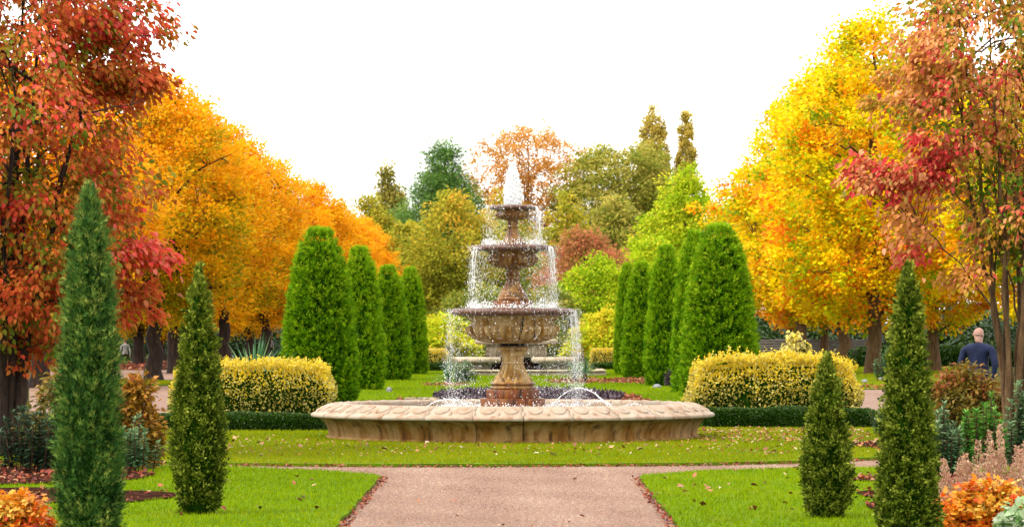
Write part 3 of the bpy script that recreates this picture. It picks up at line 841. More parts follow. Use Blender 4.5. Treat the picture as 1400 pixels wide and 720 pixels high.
def surf_foliage(r, n, zH, R, prof, size, tmpl, depth=.08, up=.6, v0=.45, lvar=.2, lump=.03, squash=1.0, vtop=.1, per=14, tuft=.12, topup=1.0, name='foliage'):
    """tufts of sprigs standing on a clipped or naturally dense surface of revolution"""
    tp = np.linspace(0, 1, len(prof)); prof = np.asarray(prof, float)
    nt_ = n // per
    t = r.uniform(0, 1, nt_ * 5)
    keep = r.uniform(0, 1, nt_ * 5) < (np.interp(t, tp, prof) + .04) / (prof.max() + .04)
    t = t[keep][:nt_]; nt_ = len(t); th = r.uniform(0, 6.283, nt_)
    ph = r.uniform(0, 6.28, 6)
    lf = 1 + lump * (np.sin(4 * th + 11 * t * zH / 3 + ph[0]) + np.sin(7 * th - 17 * t * zH / 3 + ph[1]) + np.sin(3 * th + 29 * t * zH / 3 + ph[2]))
    dep = np.abs(r.normal(0, depth, nt_)) + tuft * .55
    rad = np.maximum(R * np.interp(t, tp, prof) * lf - dep, .004)
    B = np.stack([rad * np.cos(th), rad * np.sin(th) * squash, t * zH - tuft * .3 * t], -1)
    O = np.stack([np.cos(th), np.sin(th), np.zeros(nt_)], -1)
    top = smooth(.86, 1.0, t)
    D = unit(O * (1 - .8 * top)[:, None] + r.normal(0, .28, (nt_, 3)) + np.array([0, 0, 1.0]) * (up + topup * top)[:, None])
    cl = np.sin(th * 5 + t * 19 + ph[3]) * np.sin(t * 31 - th * 3 + ph[4])
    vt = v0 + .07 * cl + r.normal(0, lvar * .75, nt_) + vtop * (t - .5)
    L = tuft * r.uniform(.55, 1.4, nt_)
    if prof[-1] > .15:                       # flat crown of a clipped cone
        m = max(8, int(nt_ * .03)); q = np.sqrt(r.uniform(0, 1, m)) * R * prof[-1]; a = r.uniform(0, 6.283, m)
        B = np.concatenate([B, np.stack([q * np.cos(a), q * np.sin(a), zH - tuft * .8 + .10 * R * (1 - q / (R * prof[-1]))], -1)])
        O2 = np.stack([np.cos(a) * .3, np.sin(a) * .3, np.ones(m)], -1); O = np.concatenate([O, unit(O2)])
        D = np.concatenate([D, unit(O2 + r.normal(0, .3, (m, 3)))]); vt = np.concatenate([vt, v0 + .1 + r.normal(0, lvar * .6, m)]); L = np.concatenate([L, tuft * r.uniform(.5, 1.2, m)]); nt_ += m
    i = np.repeat(np.arange(nt_), per); N_ = len(i)
    u = r.uniform(0, 1, N_)
    P = B[i] + D[i] * (u * L[i])[:, None] + r.normal(0, 1, (N_, 3)) * (tuft * (.30 - .16 * u))[:, None]
    P[:, 2] = np.maximum(P[:, 2], .01)
    A = unit(D[i] + r.normal(0, .38, (N_, 3)))
    Nn = unit(O[i] + r.normal(0, .6, (N_, 3)) + np.array([0, 0, .3]))
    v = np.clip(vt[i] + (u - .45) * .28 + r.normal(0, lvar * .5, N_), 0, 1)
    mb = MB(); scatter(mb, P, A, Nn, size * r.uniform(.6, 1.35, N_), tmpl, v)
    return mb

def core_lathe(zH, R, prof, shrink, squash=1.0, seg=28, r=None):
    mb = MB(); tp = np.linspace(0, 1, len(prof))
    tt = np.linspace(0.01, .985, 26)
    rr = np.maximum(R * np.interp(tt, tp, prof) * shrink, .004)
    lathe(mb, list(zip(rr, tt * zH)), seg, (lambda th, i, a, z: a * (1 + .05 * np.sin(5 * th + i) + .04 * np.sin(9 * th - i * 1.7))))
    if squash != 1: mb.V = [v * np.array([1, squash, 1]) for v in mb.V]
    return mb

def box_foliage(r, n, L, W, H, size, tmpl, depth=.05, bulge=.03, v0=.45, lvar=.2, vtop=.15, up=.4, round_=.15):
    """leaves on the faces of a clipped block (x length, y width)"""
    a = np.array([L * H, L * H, W * H, W * H, L * W]); f = r.choice(5, n, p=a / a.sum())
    u, w = r.uniform(-.5, .5, n), r.uniform(0, 1, n)
    P = np.zeros((n, 3)); O = np.zeros((n, 3))
    for q in range(5):
        m = f == q
        if q < 2:
            sg = -1 if q == 0 else 1
            P[m] = np.stack([u[m] * L, np.full(m.sum(), sg * W / 2), w[m] * H], -1); O[m] = (0, sg, 0)
        elif q < 4:
            sg = -1 if q == 2 else 1
            P[m] = np.stack([np.full(m.sum(), sg * L / 2), u[m] * W, w[m] * H], -1); O[m] = (sg, 0, 0)
        else:
            P[m] = np.stack([u[m] * L, (w[m] - .5) * W, np.full(m.sum(), H)], -1); O[m] = (0, 0, 1)
    # round the corners and undulate
    zz = P[:, 2] / H
    ex = smooth(1 - round_ * 2, 1.0, np.abs(P[:, 0]) / (L / 2)); ez = smooth(1 - round_ * 2, 1, zz); ey = smooth(1 - round_ * 2, 1, np.abs(P[:, 1]) / (W / 2))
    P[:, 2] -= H * round_ * .5 * (ex ** 2 + ey ** 2) * zz
    P[:, 0] *= 1 - .06 * ez ** 2; P[:, 1] *= 1 - .12 * ez ** 2
    lum = bulge * (np.sin(P[:, 0] * 3.1 + 1) + np.sin(P[:, 0] * 7.3 + P[:, 2] * 5) * .6 + np.sin(P[:, 2] * 9 + P[:, 1] * 6) * .5)
    dep = np.abs(r.normal(0, depth, n))
    P += O * (lum - dep)[:, None]
    P[:, 2] = np.maximum(P[:, 2], .01)
    A = unit(O + r.normal(0, .55, (n, 3)) + np.array([0, 0, up]))
    Nn = unit(O + r.normal(0, .6, (n, 3)) + np.array([0, 0, .4]))
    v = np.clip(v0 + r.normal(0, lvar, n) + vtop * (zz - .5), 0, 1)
    mb = MB(); scatter(mb, P, A, Nn, size * r.uniform(.65, 1.3, n), tmpl, v)
    return mb

def copy_tree(o, parent=None):
    c = o.copy(); COL.objects.link(c); c.parent = parent
    for ch in list(o.children): copy_tree(ch, c)
    return c

# ------------------------------------------------------------------ columnar conifers on the front lawns
def column(nm, px, py, top, width, mat, prof, seed, n, size, tmpl, label, up, lump=.03, depth=.05, tuft=.1, per=14):
    x, y = G(px, py); s = scale_at(py)
    H = zat(top, y); R = width / s / 2
    r = np.random.default_rng(seed)
    e = empty(nm, (x, y, -.01), label, 'conifer', None, r.uniform(0, 6))
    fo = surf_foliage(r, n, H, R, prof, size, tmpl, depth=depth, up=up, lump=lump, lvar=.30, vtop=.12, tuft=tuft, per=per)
    # feathery tip
    m = 260; t = r.uniform(.86, 1.0, m) ; tp = np.linspace(0, 1, len(prof)); th = r.uniform(0, 6.28, m)
    rad = R * np.interp(t, tp, prof) * .7
    scatter(fo, np.stack([rad * np.cos(th), rad * np.sin(th), t * H], -1), np.c_[np.cos(th) * .35, np.sin(th) * .35, np.ones(m)] + r.normal(0, .15, (m, 3)), unit(r.normal(0, 1, (m, 3))), size * 1.9 * r.uniform(.6, 1.3, m), SPRIG, np.clip(.6 + r.normal(0, .2, m), 0, 1))
    m = 240; t = r.uniform(.03, .92, m); th = r.uniform(0, 6.28, m); rad = R * np.interp(t, tp, prof) * r.uniform(.86, .99, m)
    for q in range(4):
        j = r.normal(0, .012, (m, 3))
        scatter(fo, np.stack([rad * np.cos(th), rad * np.sin(th), t * H], -1) + j, np.c_[np.cos(th) * .6, np.sin(th) * .6, np.full(m, 1.0)] + r.normal(0, .25, (m, 3)), unit(r.normal(0, 1, (m, 3))), size * r.uniform(1.0, 2.0, m), SPRIG, np.clip(.66 + r.normal(0, .16, m), 0, 1))
    kind(fo.build('foliage', mat, e), 'stuff')
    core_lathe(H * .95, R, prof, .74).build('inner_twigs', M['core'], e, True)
    mb = MB(); tube(mb, [(0, 0, -.05), (0, 0, .35), (0.01, 0, H * .8)], [.045, .04, .01], 8); mb.build('trunk', M['bark_dark'], e)
    return e
PA = [.9, .95, .98, 1, .99, .97, .95, .92, .88, .84, .80, .75, .70, .62, .53, .38, .08]
PB_ = [.72, .84, .92, .97, 1.0, .99, .96, .92, .87, .80, .74, .68, .60, .50, .40, .26, .03]
PC_ = [.70, .84, .94, 1.0, 1.0, .97, .93, .88, .80, .72, .62, .52, .40, .26, .04]
PD_ = [.9, 1, 1, .97, .93, .89, .84, .79, .74, .68, .62, .56, .51, .45, .38, .25, .03]
column('columnar_conifer', 122, 737, 266, 86, M['conifer_blue'], PA, 51, 36000, .058, SPRIG, 'tall feathery blue-green columnar conifer, the largest of the four on the lawns', 1.3, .025, .03, .13, 18)
column('columnar_conifer', 272, 701, 364, 70, M['conifer_olive'], PB_, 52, 30000, .030, KITE, 'dark olive columnar conifer between the gravel path and the tallest conifer', .7, .04, .03, .075, 18)
column('columnar_conifer', 1130, 706, 484, 66, M['conifer_olive'], PC_, 53, 20000, .030, KITE, 'short stubby olive columnar conifer on the grass, lowest of the four', .7, .045, .03, .075, 18)
column('columnar_conifer', 1241, 742, 360, 84, M['conifer_olive'], PD_, 54, 32000, .030, KITE, 'slim olive conifer with a narrow pointed top beside the orange ground plants', .7, .05, .03, .075, 18)

# ------------------------------------------------------------------ clipped yews, two rows
PY = [.93, .97, 1.0, 1.0, .98, .96, .93, .90, .86, .82, .79, .75, .70, .64, .56, .45, .28]
def yew_proto(seed, H, R, n):
    r = np.random.default_rng(seed)
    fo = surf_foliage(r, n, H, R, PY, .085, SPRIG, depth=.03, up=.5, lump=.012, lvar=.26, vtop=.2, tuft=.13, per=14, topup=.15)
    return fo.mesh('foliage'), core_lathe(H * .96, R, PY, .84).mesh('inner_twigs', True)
yA = (4.1, .95) + yew_proto(61, 4.1, .95, 60000)
yB = (3.7, .72) + yew_proto(62, 3.7, .72, 42000)
trunk_mb = MB(); tube(trunk_mb, [(0, 0, -.05), (0, 0, .4), (0, 0, 2.0)], [.10, .09, .04], 8); yew_trunk = trunk_mb.mesh('trunk')
yews = [(437, 549, 316, 102, yA, 'broadest clipped yew cone beside the golden hedge without pale hanging leaves'),
        (492, 532, 341, 66, yB, 'clipped yew cone second behind the broadest yew of the orange-tree side'),
        (531, 519, 366, 58, yB, 'clipped yew cone third in the row on the orange-tree side'),
        (561, 511, 368, 46, yB, 'slender clipped yew cone at the far end of the orange-tree row'),
        (984, 547, 311, 104, yA, 'broad clipped yew cone rising behind the larger golden shrub'),
        (950, 536, 320, 62, yB, 'clipped yew cone tucked right behind the broad one on the yellow-tree side'),
        (911, 527, 339, 56, yB, 'clipped yew cone third in the row on the yellow-tree side'),
        (877, 517, 361, 52, yB, 'clipped yew cone fourth in the row on the yellow-tree side'),
        (857, 512, 363, 34, yB, 'narrow clipped yew cone at the far end of the yellow-tree row')]
for i, (px, py, top, wd, pr, lab) in enumerate(yews):
    x, y = G(px, py); s = scale_at(py); H = zat(top, y)
    e = empty('clipped_yew', (x, y, -.01), lab, 'yew tree', 'clipped yew cones lining the lawn', i * 1.3)
    e.scale = (wd / s / 2 / pr[1], wd / s / 2 / pr[1], H / pr[0])
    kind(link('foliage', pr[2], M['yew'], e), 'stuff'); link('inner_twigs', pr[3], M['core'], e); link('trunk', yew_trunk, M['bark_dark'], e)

# ------------------------------------------------------------------ hedges
def hedge(nm, x0, x1, y, W, H, seed, n, size, mat, label, tmpl=KITE, v0=.45, lvar=.2, vtop=.15, bulge=.015, depth=.03, core='core', round_=.08, up=.4, cat='hedge', shoots=0):
    r = np.random.default_rng(seed); L = x1 - x0
    e = empty(nm, ((x0 + x1) / 2, y + W / 2, -.01), label, cat)
    f = box_foliage(r, n, L, W, H, size, tmpl, depth, bulge, v0, lvar, vtop, up, round_)
    kind(f.build('foliage', mat, e), 'stuff')
    if shoots:
        m = int(shoots); q = np.stack([r.uniform(-.48, .48, m) * L, r.uniform(-.5, .4, m) * W, np.zeros(m)], -1)
        q[:, 2] = H * (1 - round_ * .5 * smooth(1 - round_ * 2, 1, np.abs(q[:, 0]) / (L / 2)) ** 2) - .04
        hh = np.abs(r.normal(.09, .06, m)) + .03
        g = MB(); pp = 12; ii = np.repeat(np.arange(m), pp); u = r.uniform(0, 1, m * pp); aa = r.uniform(0, 6.28, m * pp)
        scatter(g, q[ii] + np.c_[r.normal(0, .012, (m * pp, 2)), u * hh[ii]], np.stack([np.cos(aa) * .8, np.sin(aa) * .8, np.full(m * pp, .8)], -1), unit(r.normal(0, .6, (m * pp, 3)) + np.array([0, 0, 1.0])), size * r.uniform(.6, 1.0, m * pp), KITE, np.clip(.85 + r.normal(0, .12, m * pp), 0, 1))
        kind(g.build('young_shoots', mat, e), 'stuff')
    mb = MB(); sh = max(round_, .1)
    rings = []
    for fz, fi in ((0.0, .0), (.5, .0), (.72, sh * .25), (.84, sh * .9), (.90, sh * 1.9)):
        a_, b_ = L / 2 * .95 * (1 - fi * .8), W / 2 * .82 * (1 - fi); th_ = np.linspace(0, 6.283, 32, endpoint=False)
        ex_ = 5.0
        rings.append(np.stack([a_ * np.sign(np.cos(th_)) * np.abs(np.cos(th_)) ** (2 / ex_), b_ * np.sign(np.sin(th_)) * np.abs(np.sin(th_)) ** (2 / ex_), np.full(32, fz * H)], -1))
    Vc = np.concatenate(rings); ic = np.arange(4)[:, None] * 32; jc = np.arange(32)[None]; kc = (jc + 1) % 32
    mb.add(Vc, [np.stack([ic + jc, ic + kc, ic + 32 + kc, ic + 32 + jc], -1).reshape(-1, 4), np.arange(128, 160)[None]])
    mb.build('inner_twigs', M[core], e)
    return e
_, yb = G(0, 588)
s = F / yb
hedge('box_hedge', (203 - 706) / s, (447 - 706) / s, yb, .5, zat(565, yb), 71, 15000, .034, M['box'], 'low clipped dark box hedge in front of the golden hedge by the dark olive conifer')
_, yb2 = G(0, 583.5)
s = F / yb2
hedge('box_hedge', (955 - 706) / s, (1198 - 706) / s, yb2, .5, zat(557, yb2), 72, 15000, .034, M['box'], 'low clipped dark box hedge in front of the golden shrub by the stubby conifer')
_, yg = G(0, 575)
s = F / yg
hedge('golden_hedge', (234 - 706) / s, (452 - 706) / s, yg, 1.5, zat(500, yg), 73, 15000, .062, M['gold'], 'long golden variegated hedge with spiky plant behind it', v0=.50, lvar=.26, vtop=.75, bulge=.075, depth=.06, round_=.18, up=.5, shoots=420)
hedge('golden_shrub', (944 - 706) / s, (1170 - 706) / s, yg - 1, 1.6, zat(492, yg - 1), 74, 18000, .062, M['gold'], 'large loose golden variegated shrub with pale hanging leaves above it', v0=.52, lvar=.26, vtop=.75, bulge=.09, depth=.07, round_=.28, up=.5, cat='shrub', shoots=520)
# small golden hedges and box far behind the fountain
for k, (a, b, py, top, lab) in enumerate([(579, 609, 503, 479, 'small golden clump of hedge beyond the slender yew on the orange-tree side'),
                                          (808, 850, 501, 478, 'small golden hedge beyond the far yew on the yellow-tree side')]):
    _, yy = G(0, py + 3); s = F / yy
    hedge('golden_hedge', (a - 706) / s, (b - 706) / s, yy, .8, zat(top, yy), 75 + k, 3500, .09, M['gold'], lab, v0=.62, lvar=.2, vtop=.3, bulge=.03, up=.6)
    hedge('box_hedge', (a - 706) / s, (b + 10 - 706) / s, yy - 1.6, .5, zat(497, yy - 1.6), 77 + k, 2500, .07, M['box'], 'tiny dark hedge below the ' + lab[6:30])
# far dark hedge and fence behind the yellow avenue
_, yh = G(0, 501); s = F / yh
hedge('dark_hedge', (1165 - 706) / s, (1520 - 706) / s, yh, 1.2, zat(475, yh), 79, 14000, .12, M['box'], 'long dark hedge behind the trunks of the yellow trees', v0=.3)

# ------------------------------------------------------------------ avenue trees
POV = [.30, .62, .80, .92, .98, 1.0, .99, .96, .90, .82, .72, .60, .46, .30, .10]
def avenue_proto(seed, H, R, z0, leaf, ncl, per, tmpl=KITE, vh=-.1, lump=.16, updir=.0, vc=.5, trunk_r=.27, prof=POV, cr=.55, cvar=.16):
    r = np.random.default_rng(seed)
    C, t = clumps(r, ncl, z0, H - z0, R, prof, lump, .5)
    cm = crown_mesh(r, C, t, per, cr, leaf, tmpl, .7, .25, vh, vc, cvar=cvar, updir=updir)
    lm = limbs_mesh(r, C, [(0, 0, -.1), (0.05, 0, z0), (0, .1, H * .55), (0, 0, H * .9)], trunk_r, 26, (.22, .9), 220, .02)
    return cm.mesh('crown'), lm.mesh('trunk', True)
avL = [avenue_proto(81, 10.2, 3.5, 1.95, .15, 540, 90, updir=.35, cr=.55, vh=.35), avenue_proto(82, 10.4, 3.3, 2.1, .15, 540, 90, updir=.35, cr=.55, vh=.35)]
avR = [avenue_proto(83, 12.6, 4.1, 1.95, .145, 640, 100, tmpl=MAPLE, lump=.2, cr=.6, cvar=.24), avenue_proto(84, 12.4, 3.9, 2.0, .145, 640, 100, tmpl=MAPLE, lump=.2, cr=.6, cvar=.24)]
def put_tree(nm, x, y, protos, i, sc_, leafm, bark, label, group, rz, z=0.0, cat='tree'):
    e = empty(nm, (x, y, z - .03), label, cat, group, rz)
    e.scale = sc_ if isinstance(sc_, tuple) else (sc_, sc_, sc_)
    c = link('crown', protos[i][0], leafm, e); kind(c, 'stuff')
    link('trunk', protos[i][1], bark, e)
    return e
GL = 'orange avenue trees'
k = 0
for (s, x, sc_) in [(46, -14.2, 1.0), (42, -11.8, .98), (36, -12.9, 1.06), (30, -13.3, 1.06), (26, -13.2, 1.06), (23.5, -12.0, .99), (20.5, -12.0, .97), (18, -12.0, .96), (16, -12.0, .95)]:
    lab = 'golden orange avenue tree with bare lower trunk in the front row beside the gravel'
    lab = {0: 'orange avenue tree standing behind the crimson-leaved tree', 1: 'orange avenue tree with a thick dark trunk on the grass strip beyond the copper shrub', 2: 'orange avenue tree whose trunk shows between the thick trunk and the dark olive conifer', 3: 'orange avenue tree whose trunk rises behind the end of the golden hedge'}.get(k, 'golden orange avenue tree in the front row near the clipped yews')
    put_tree('avenue_tree', x, F / s, avL, k % 2, sc_, M['orange_leaf'], M['bark_dark'], lab, GL, k * 1.9); k += 1
for (s, x) in [(33, -17.4), (30, -17.3), (27.6, -18.7), (25.5, -19.0), (23.5, -17.0), (22, -16.6), (20.5, -17.0), (18, -17)]:
    lab = 'golden orange avenue tree in the rear row, its trunk behind the front trunks'
    put_tree('avenue_tree', x, F / s, avL, k % 2, (1.0, 1.0, .98), M['orange_leaf'], M['bark'], lab, GL + ', rear row', k * 1.9, float(gz(x, F / s))); k += 1
GR = 'yellow avenue trees'
k = 0
for (s, x, sc_) in [(37, 13.2, 1.06), (31.5, 14.2, 1.12), (26.5, 14.7, 1.10), (22.6, 16.8, 1.0)]:
    put_tree('avenue_tree', x, F / s, avR, k % 2, sc_, M['yellow_leaf'], M['bark_tan'], {0: 'yellow avenue tree with a thick tan trunk by the small pale stone', 1: 'bright yellow avenue tree, tallest, its trunk behind the stubby conifer'}.get(k, 'bright yellow avenue tree standing close behind the broad clipped yew'), GR, k * 2.3 + .4); k += 1
for (s, x, sc_) in [(35, 16.3, .98), (29, 16.8, 1.0), (26, 16.2, .95), (40, 18.6, 1.0)]:
    put_tree('avenue_tree', x, F / s, avR, k % 2, sc_, M['yellow_leaf'], M['bark_tan'], {4: 'yellow avenue tree whose bare trunk stands between the slim conifer and the person in navy', 7: 'yellow avenue tree behind the salmon-leaved tree'}.get(k, 'bright yellow avenue tree in the outer row in front of the dark hedge'), GR + ', outer row', k * 2.3 + .4); k += 1

# ------------------------------------------------------------------ background trees
def far_tree(nm, px, top, hw, s, leafm, prof, seed, ncl, per, leafpx, label, cat='tree', tmpl=KITE, lump=.16, bottom=.1, cr=.16, flat=.7, updir=0.0, droop=.25, shell=.5, bark='bark', limbs=14, twig=80, trunk=.02, vc=.5, vh=0.0):
    d = F / s; x = (px - VPX) / s; H = EYE + (VPY - top) / s; R = hw / s * 1.2
    r = np.random.default_rng(seed)
    C, t = clumps(r, ncl, H * bottom, H * (1 - bottom) * .97, R * .92, prof, lump, shell)
    e = empty(nm, (x, d, -.1), label, cat)
    cm = crown_mesh(r, C, t, per, R * cr, leafpx / s, tmpl, flat, droop, vh, vc, updir=updir)
    kind(cm.build('crown', leafm, e), 'stuff')
    limbs_mesh(r, C, [(0, 0, -.1), (0, 0, H * .3), (0, 0, H * .92)], H * trunk, limbs, (.15, .9), twig, max(H * .0016, .012)).build('trunk', M[bark], e, True)
    return e
DOME = [.5, .7, .86, .95, 1, 1, 1, .98, .92, .8, .5]
RND = [.45, .75, .9, .98, 1.0, .97, .9, .78, .6, .38, .12]
BUSH = [.9, 1.0, 1.0, .97, .92, .84, .73, .58, .38, .12]
CON = [.9, 1.0, .93, .86, .78, .70, .60, .50, .40, .30, .2, .1, .03]
VASE = [.12, .2, .3, .44, .58, .72, .85, .95, 1.0, .95, .78, .4]
COLM = [.5, .8, .95, 1.0, 1.0, 1.0, .96, .9, .8, .62, .3]
far_tree('olive_conifer', 530, 213, 54, 13.0, M['cypress_olive'], CON, 101, 560, 75, 4.8, 'olive green conifer behind the end of the orange avenue', lump=.2, cr=.22, shell=.55)
far_tree('cedar', 608, 186, 92, 13.5, M['cedar'], CON, 102, 900, 95, 7.0, 'dark blue-green cedar with layered boughs', lump=.30, cr=.26, flat=.35, tmpl=SPRIG, shell=.55, droop=.0, bark='bark_dark')
far_tree('apricot_tree', 722, 166, 84, 13.0, M['amber_sparse'], VASE, 103, 900, 40, 3.4, 'sparse apricot tree with many upright twigs behind the water jet', lump=.12, cr=.10, updir=.6, shell=.25, bark='bark_tan', limbs=60, twig=340, trunk=.016)
far_tree('oak', 846, 192, 74, 13.2, M['oak_leaf'], DOME, 104, 620, 75, 4.6, 'broad dull green oak in front of the two poplars', lump=.22, bottom=.18, cr=.2, flat=.5)
far_tree('poplar', 893, 144, 20, 11.0, M['poplar'], COLM, 105, 380, 60, 3.8, 'wider of the two tall upright poplars', lump=.05, bottom=.25, cr=.26, updir=.8, flat=1.2)
far_tree('poplar', 938, 149, 13, 11.0, M['poplar'], COLM, 106, 300, 55, 3.6, 'thinner of the two tall upright poplars', lump=.06, bottom=.25, cr=.3, updir=.8, flat=1.2)
far_tree('far_tree', 953, 212, 16, 11.5, M['poplar'], CON, 107, 80, 40, 4.0, 'small olive treetop at the foot of the thinner poplar', cr=.3)
far_tree('olive_tree', 622, 262, 74, 17.5, M['olive_leaf'], RND, 108, 420, 65, 5.0, 'round yellow-olive tree in front of the cedar', lump=.2, bottom=.06, cr=.2, vh=.6, vc=.36)
far_tree('olive_tree', 775, 268, 52, 15.0, M['olive_leaf'], RND, 109, 260, 55, 5.0, 'yellow-green tree between the fountain and the oak', bottom=.06, cr=.22, vc=.42)
far_tree('green_tree', 838, 256, 48, 15.5, M['oak_leaf'], RND, 110, 260, 60, 5.0, 'dull green rounded tree before the broad oak', bottom=.06, cr=.22, vc=.45)
far_tree('rust_tree', 800, 305, 62, 18.0, M['rust_leaf'], RND, 111, 300, 60, 4.6, 'rusty brown tree with a reddish top', bottom=.05, cr=.2, lump=.2, vc=.5)
far_tree('olive_tree', 820, 348, 62, 20.0, M['lime_leaf'], BUSH, 112, 300, 60, 4.6, 'dull lime bushy tree below the rusty tree', bottom=.03, cr=.2, vc=.32)
far_tree('olive_tree', 555, 300, 46, 16.0, M['olive_leaf'], RND, 113, 240, 55, 5.0, 'brownish olive tree between the orange avenue and round olive tree', bottom=.05, cr=.22, vc=.35)
far_tree('olive_tree', 690, 300, 60, 16.0, M['oak_leaf'], BUSH, 114, 260, 60, 5.0, 'dark olive tree straight behind the fountain stem', bottom=.03, cr=.22, vc=.4)
far_tree('olive_tree', 890, 320, 50, 17.5, M['lime_leaf'], RND, 115, 260, 60, 5.0, 'yellow-green tree behind the clipped yews of the yellow-tree side', bottom=.05, cr=.22, vc=.5)
far_tree('lime_tree', 936, 230, 64, 16.5, M['lime_leaf'], RND, 116, 480, 70, 5.0, 'bright lime green tree in front of the poplars', bottom=.05, cr=.2, vc=.58)
far_tree('dark_shrub', 655, 388, 60, 20.0, M['oak_leaf'], BUSH, 117, 260, 60, 4.6, 'dark olive bush low behind the fountain', 'shrub', bottom=.02, cr=.22, vc=.25)
far_tree('dark_shrub', 752, 392, 50, 20.5, M['oak_leaf'], BUSH, 118, 240, 60, 4.6, 'dark bush behind the falling water, beside the lime bush', 'shrub', bottom=.02, cr=.22, vc=.3)
far_tree('yellow_shrub', 606, 428, 46, 27.0, M['lime_leaf'], BUSH, 119, 260, 55, 5.0, 'yellow-green shrub above the small golden hedge by the spiky plants', 'shrub', bottom=.02, cr=.2, vc=.62)
far_tree('yellow_shrub', 826, 420, 44, 27.0, M['lime_leaf'], BUSH, 120, 260, 55, 5.0, 'bright yellow-green shrub beside the far yews of the yellow-tree side', 'shrub', bottom=.02, cr=.2, vc=.68)
far_tree('dark_shrub', 700, 425, 70, 24.0, M['oak_leaf'], BUSH, 121, 260, 55, 5.0, 'dark green shrubbery behind the rear stone basin', 'shrub', bottom=.02, cr=.2, vc=.2)
far_tree('dark_shrub', 520, 400, 60, 18.0, M['olive_leaf'], BUSH, 122, 240, 55, 5.0, 'brownish bush at the end of the orange avenue', 'shrub', bottom=.02, cr=.22, vc=.45)
far_tree('olive_tree', 505, 262, 50, 15.5, M['olive_leaf'], RND, 141, 320, 60, 4.6, 'olive tree half hidden by the end of the orange avenue', bottom=.05, cr=.2, vc=.4)
far_tree('olive_tree', 690, 258, 52, 14.2, M['olive_leaf'], RND, 142, 320, 60, 4.6, 'gold-green tree at the foot of the sparse apricot tree', bottom=.05, cr=.2, vc=.55)
far_tree('oak', 900, 235, 62, 12.6, M['oak_leaf'], RND, 143, 380, 60, 4.6, 'dull green oak under the two poplars', bottom=.08, cr=.2, vc=.5)
far_tree('olive_tree', 990, 268, 46, 14.0, M['lime_leaf'], RND, 144, 280, 60, 4.6, 'lime tree closing the gap before the yellow avenue', bottom=.05, cr=.2, vc=.5)
# dark shrubbery closing the space under the left-hand avenue
for k, (px, top, hw, s) in enumerate([(150, 440, 80, 20.5), (300, 442, 90, 20.0), (420, 440, 80, 19.0), (1080, 446, 60, 20), (1380, 440, 90, 24), (1230, 455, 60, 22), (30, 430, 110, 26), (1440, 425, 120, 28), (1325, 424, 70, 25), (1150, 436, 80, 19), (1275, 434, 70, 19), (1052, 424, 60, 18.5), (1360, 415, 60, 22), (1296, 398, 70, 22.5)]):
    far_tree('dark_shrub', px, top, hw, s, M['box'], BUSH, 130 + k, 200, 45, 6.0,
             ['dark shrubbery seen between avenue trunks behind the white-shirted person', 'dark shrubbery seen between avenue trunks beside the dark olive conifer', 'dark shrubbery behind the spiky plant',
              'dark shrub behind the slatted fence', 'dark shrub behind the person in navy', 'green shrub above the long dark hedge', 'dark shrubbery behind the crimson tree', 'dark shrubbery beyond the salmon tree', 'dark shrub over the dark hedge near the person in navy', 'dark shrub seen between yellow avenue trunks above the fence end', 'dark shrub seen between yellow avenue trunks above the long hedge', 'dark shrub between the broad yew and the fence', 'dark shrub behind the stems of the salmon tree', 'tall dark shrub rising behind the long dark hedge'][k], 'shrub', bottom=.02, cr=.25, vc=.3)

# ------------------------------------------------------------------ the two red-leaved multi-stemmed trees
def stems_mesh(r, C, n_stem, base_r, height, spread, stem_r, twig_n, twig_r):
    mb = MB(); nodes = []
    for i in range(n_stem):
        th = i * 2.4 + r.uniform(-.3, .3)
        sp = spread * r.uniform(.35, 1.0)
        h = height * r.uniform(.75, 1.0)
        u = np.linspace(0, 1, 14)
        b = base_r * np.array([math.cos(th), math.sin(th)])
        rad = sp * (u ** 1.35)
        P = np.stack([b[0] + rad * np.cos(th + .25 * u), b[1] + rad * np.sin(th + .25 * u), -.1 + h * u], -1)
        P[2:-1] += r.normal(0, .035, (11, 3))
        tube(mb, P, stem_r * r.uniform(.7, 1.1) * np.interp(u, [0, .08, .5, 1], [1.5, 1.0, .62, .12]), 8)
        nodes.append(P[3:])
        for q in range(5):
            k = r.integers(4, 12); s = P[k]; d = C[r.integers(0, len(C))] - s
            if d[2] < 0: d[2] *= -.5
            L = np.linalg.norm(d); e = s + d * min(1, 1.7 / L)
            Q = s + (e - s) * np.linspace(0, 1, 7)[:, None]; Q[1:-1] += r.normal(0, .03, (5, 3)); Q[:, 2] += .1 * np.sin(np.linspace(0, 3.14, 7))
            tube(mb, Q, np.linspace(stem_r * .35, twig_r, 7), 6); nodes.append(Q[1:])
    nd = np.concatenate(nodes)
    for c in C[r.choice(len(C), min(twig_n, len(C)), replace=False)]:
        d = np.linalg.norm(nd - c, axis=1) + np.maximum(0, nd[:, 2] - c[2]) * 1.5
        s = nd[int(np.argmin(d))]
        P = s + (c - s) * np.linspace(0, 1, 5)[:, None]; P[1:-1] += r.normal(0, .03, (3, 3))
        tube(mb, P, np.linspace(twig_r * 1.3, twig_r * .4, 5), 5)
    return mb

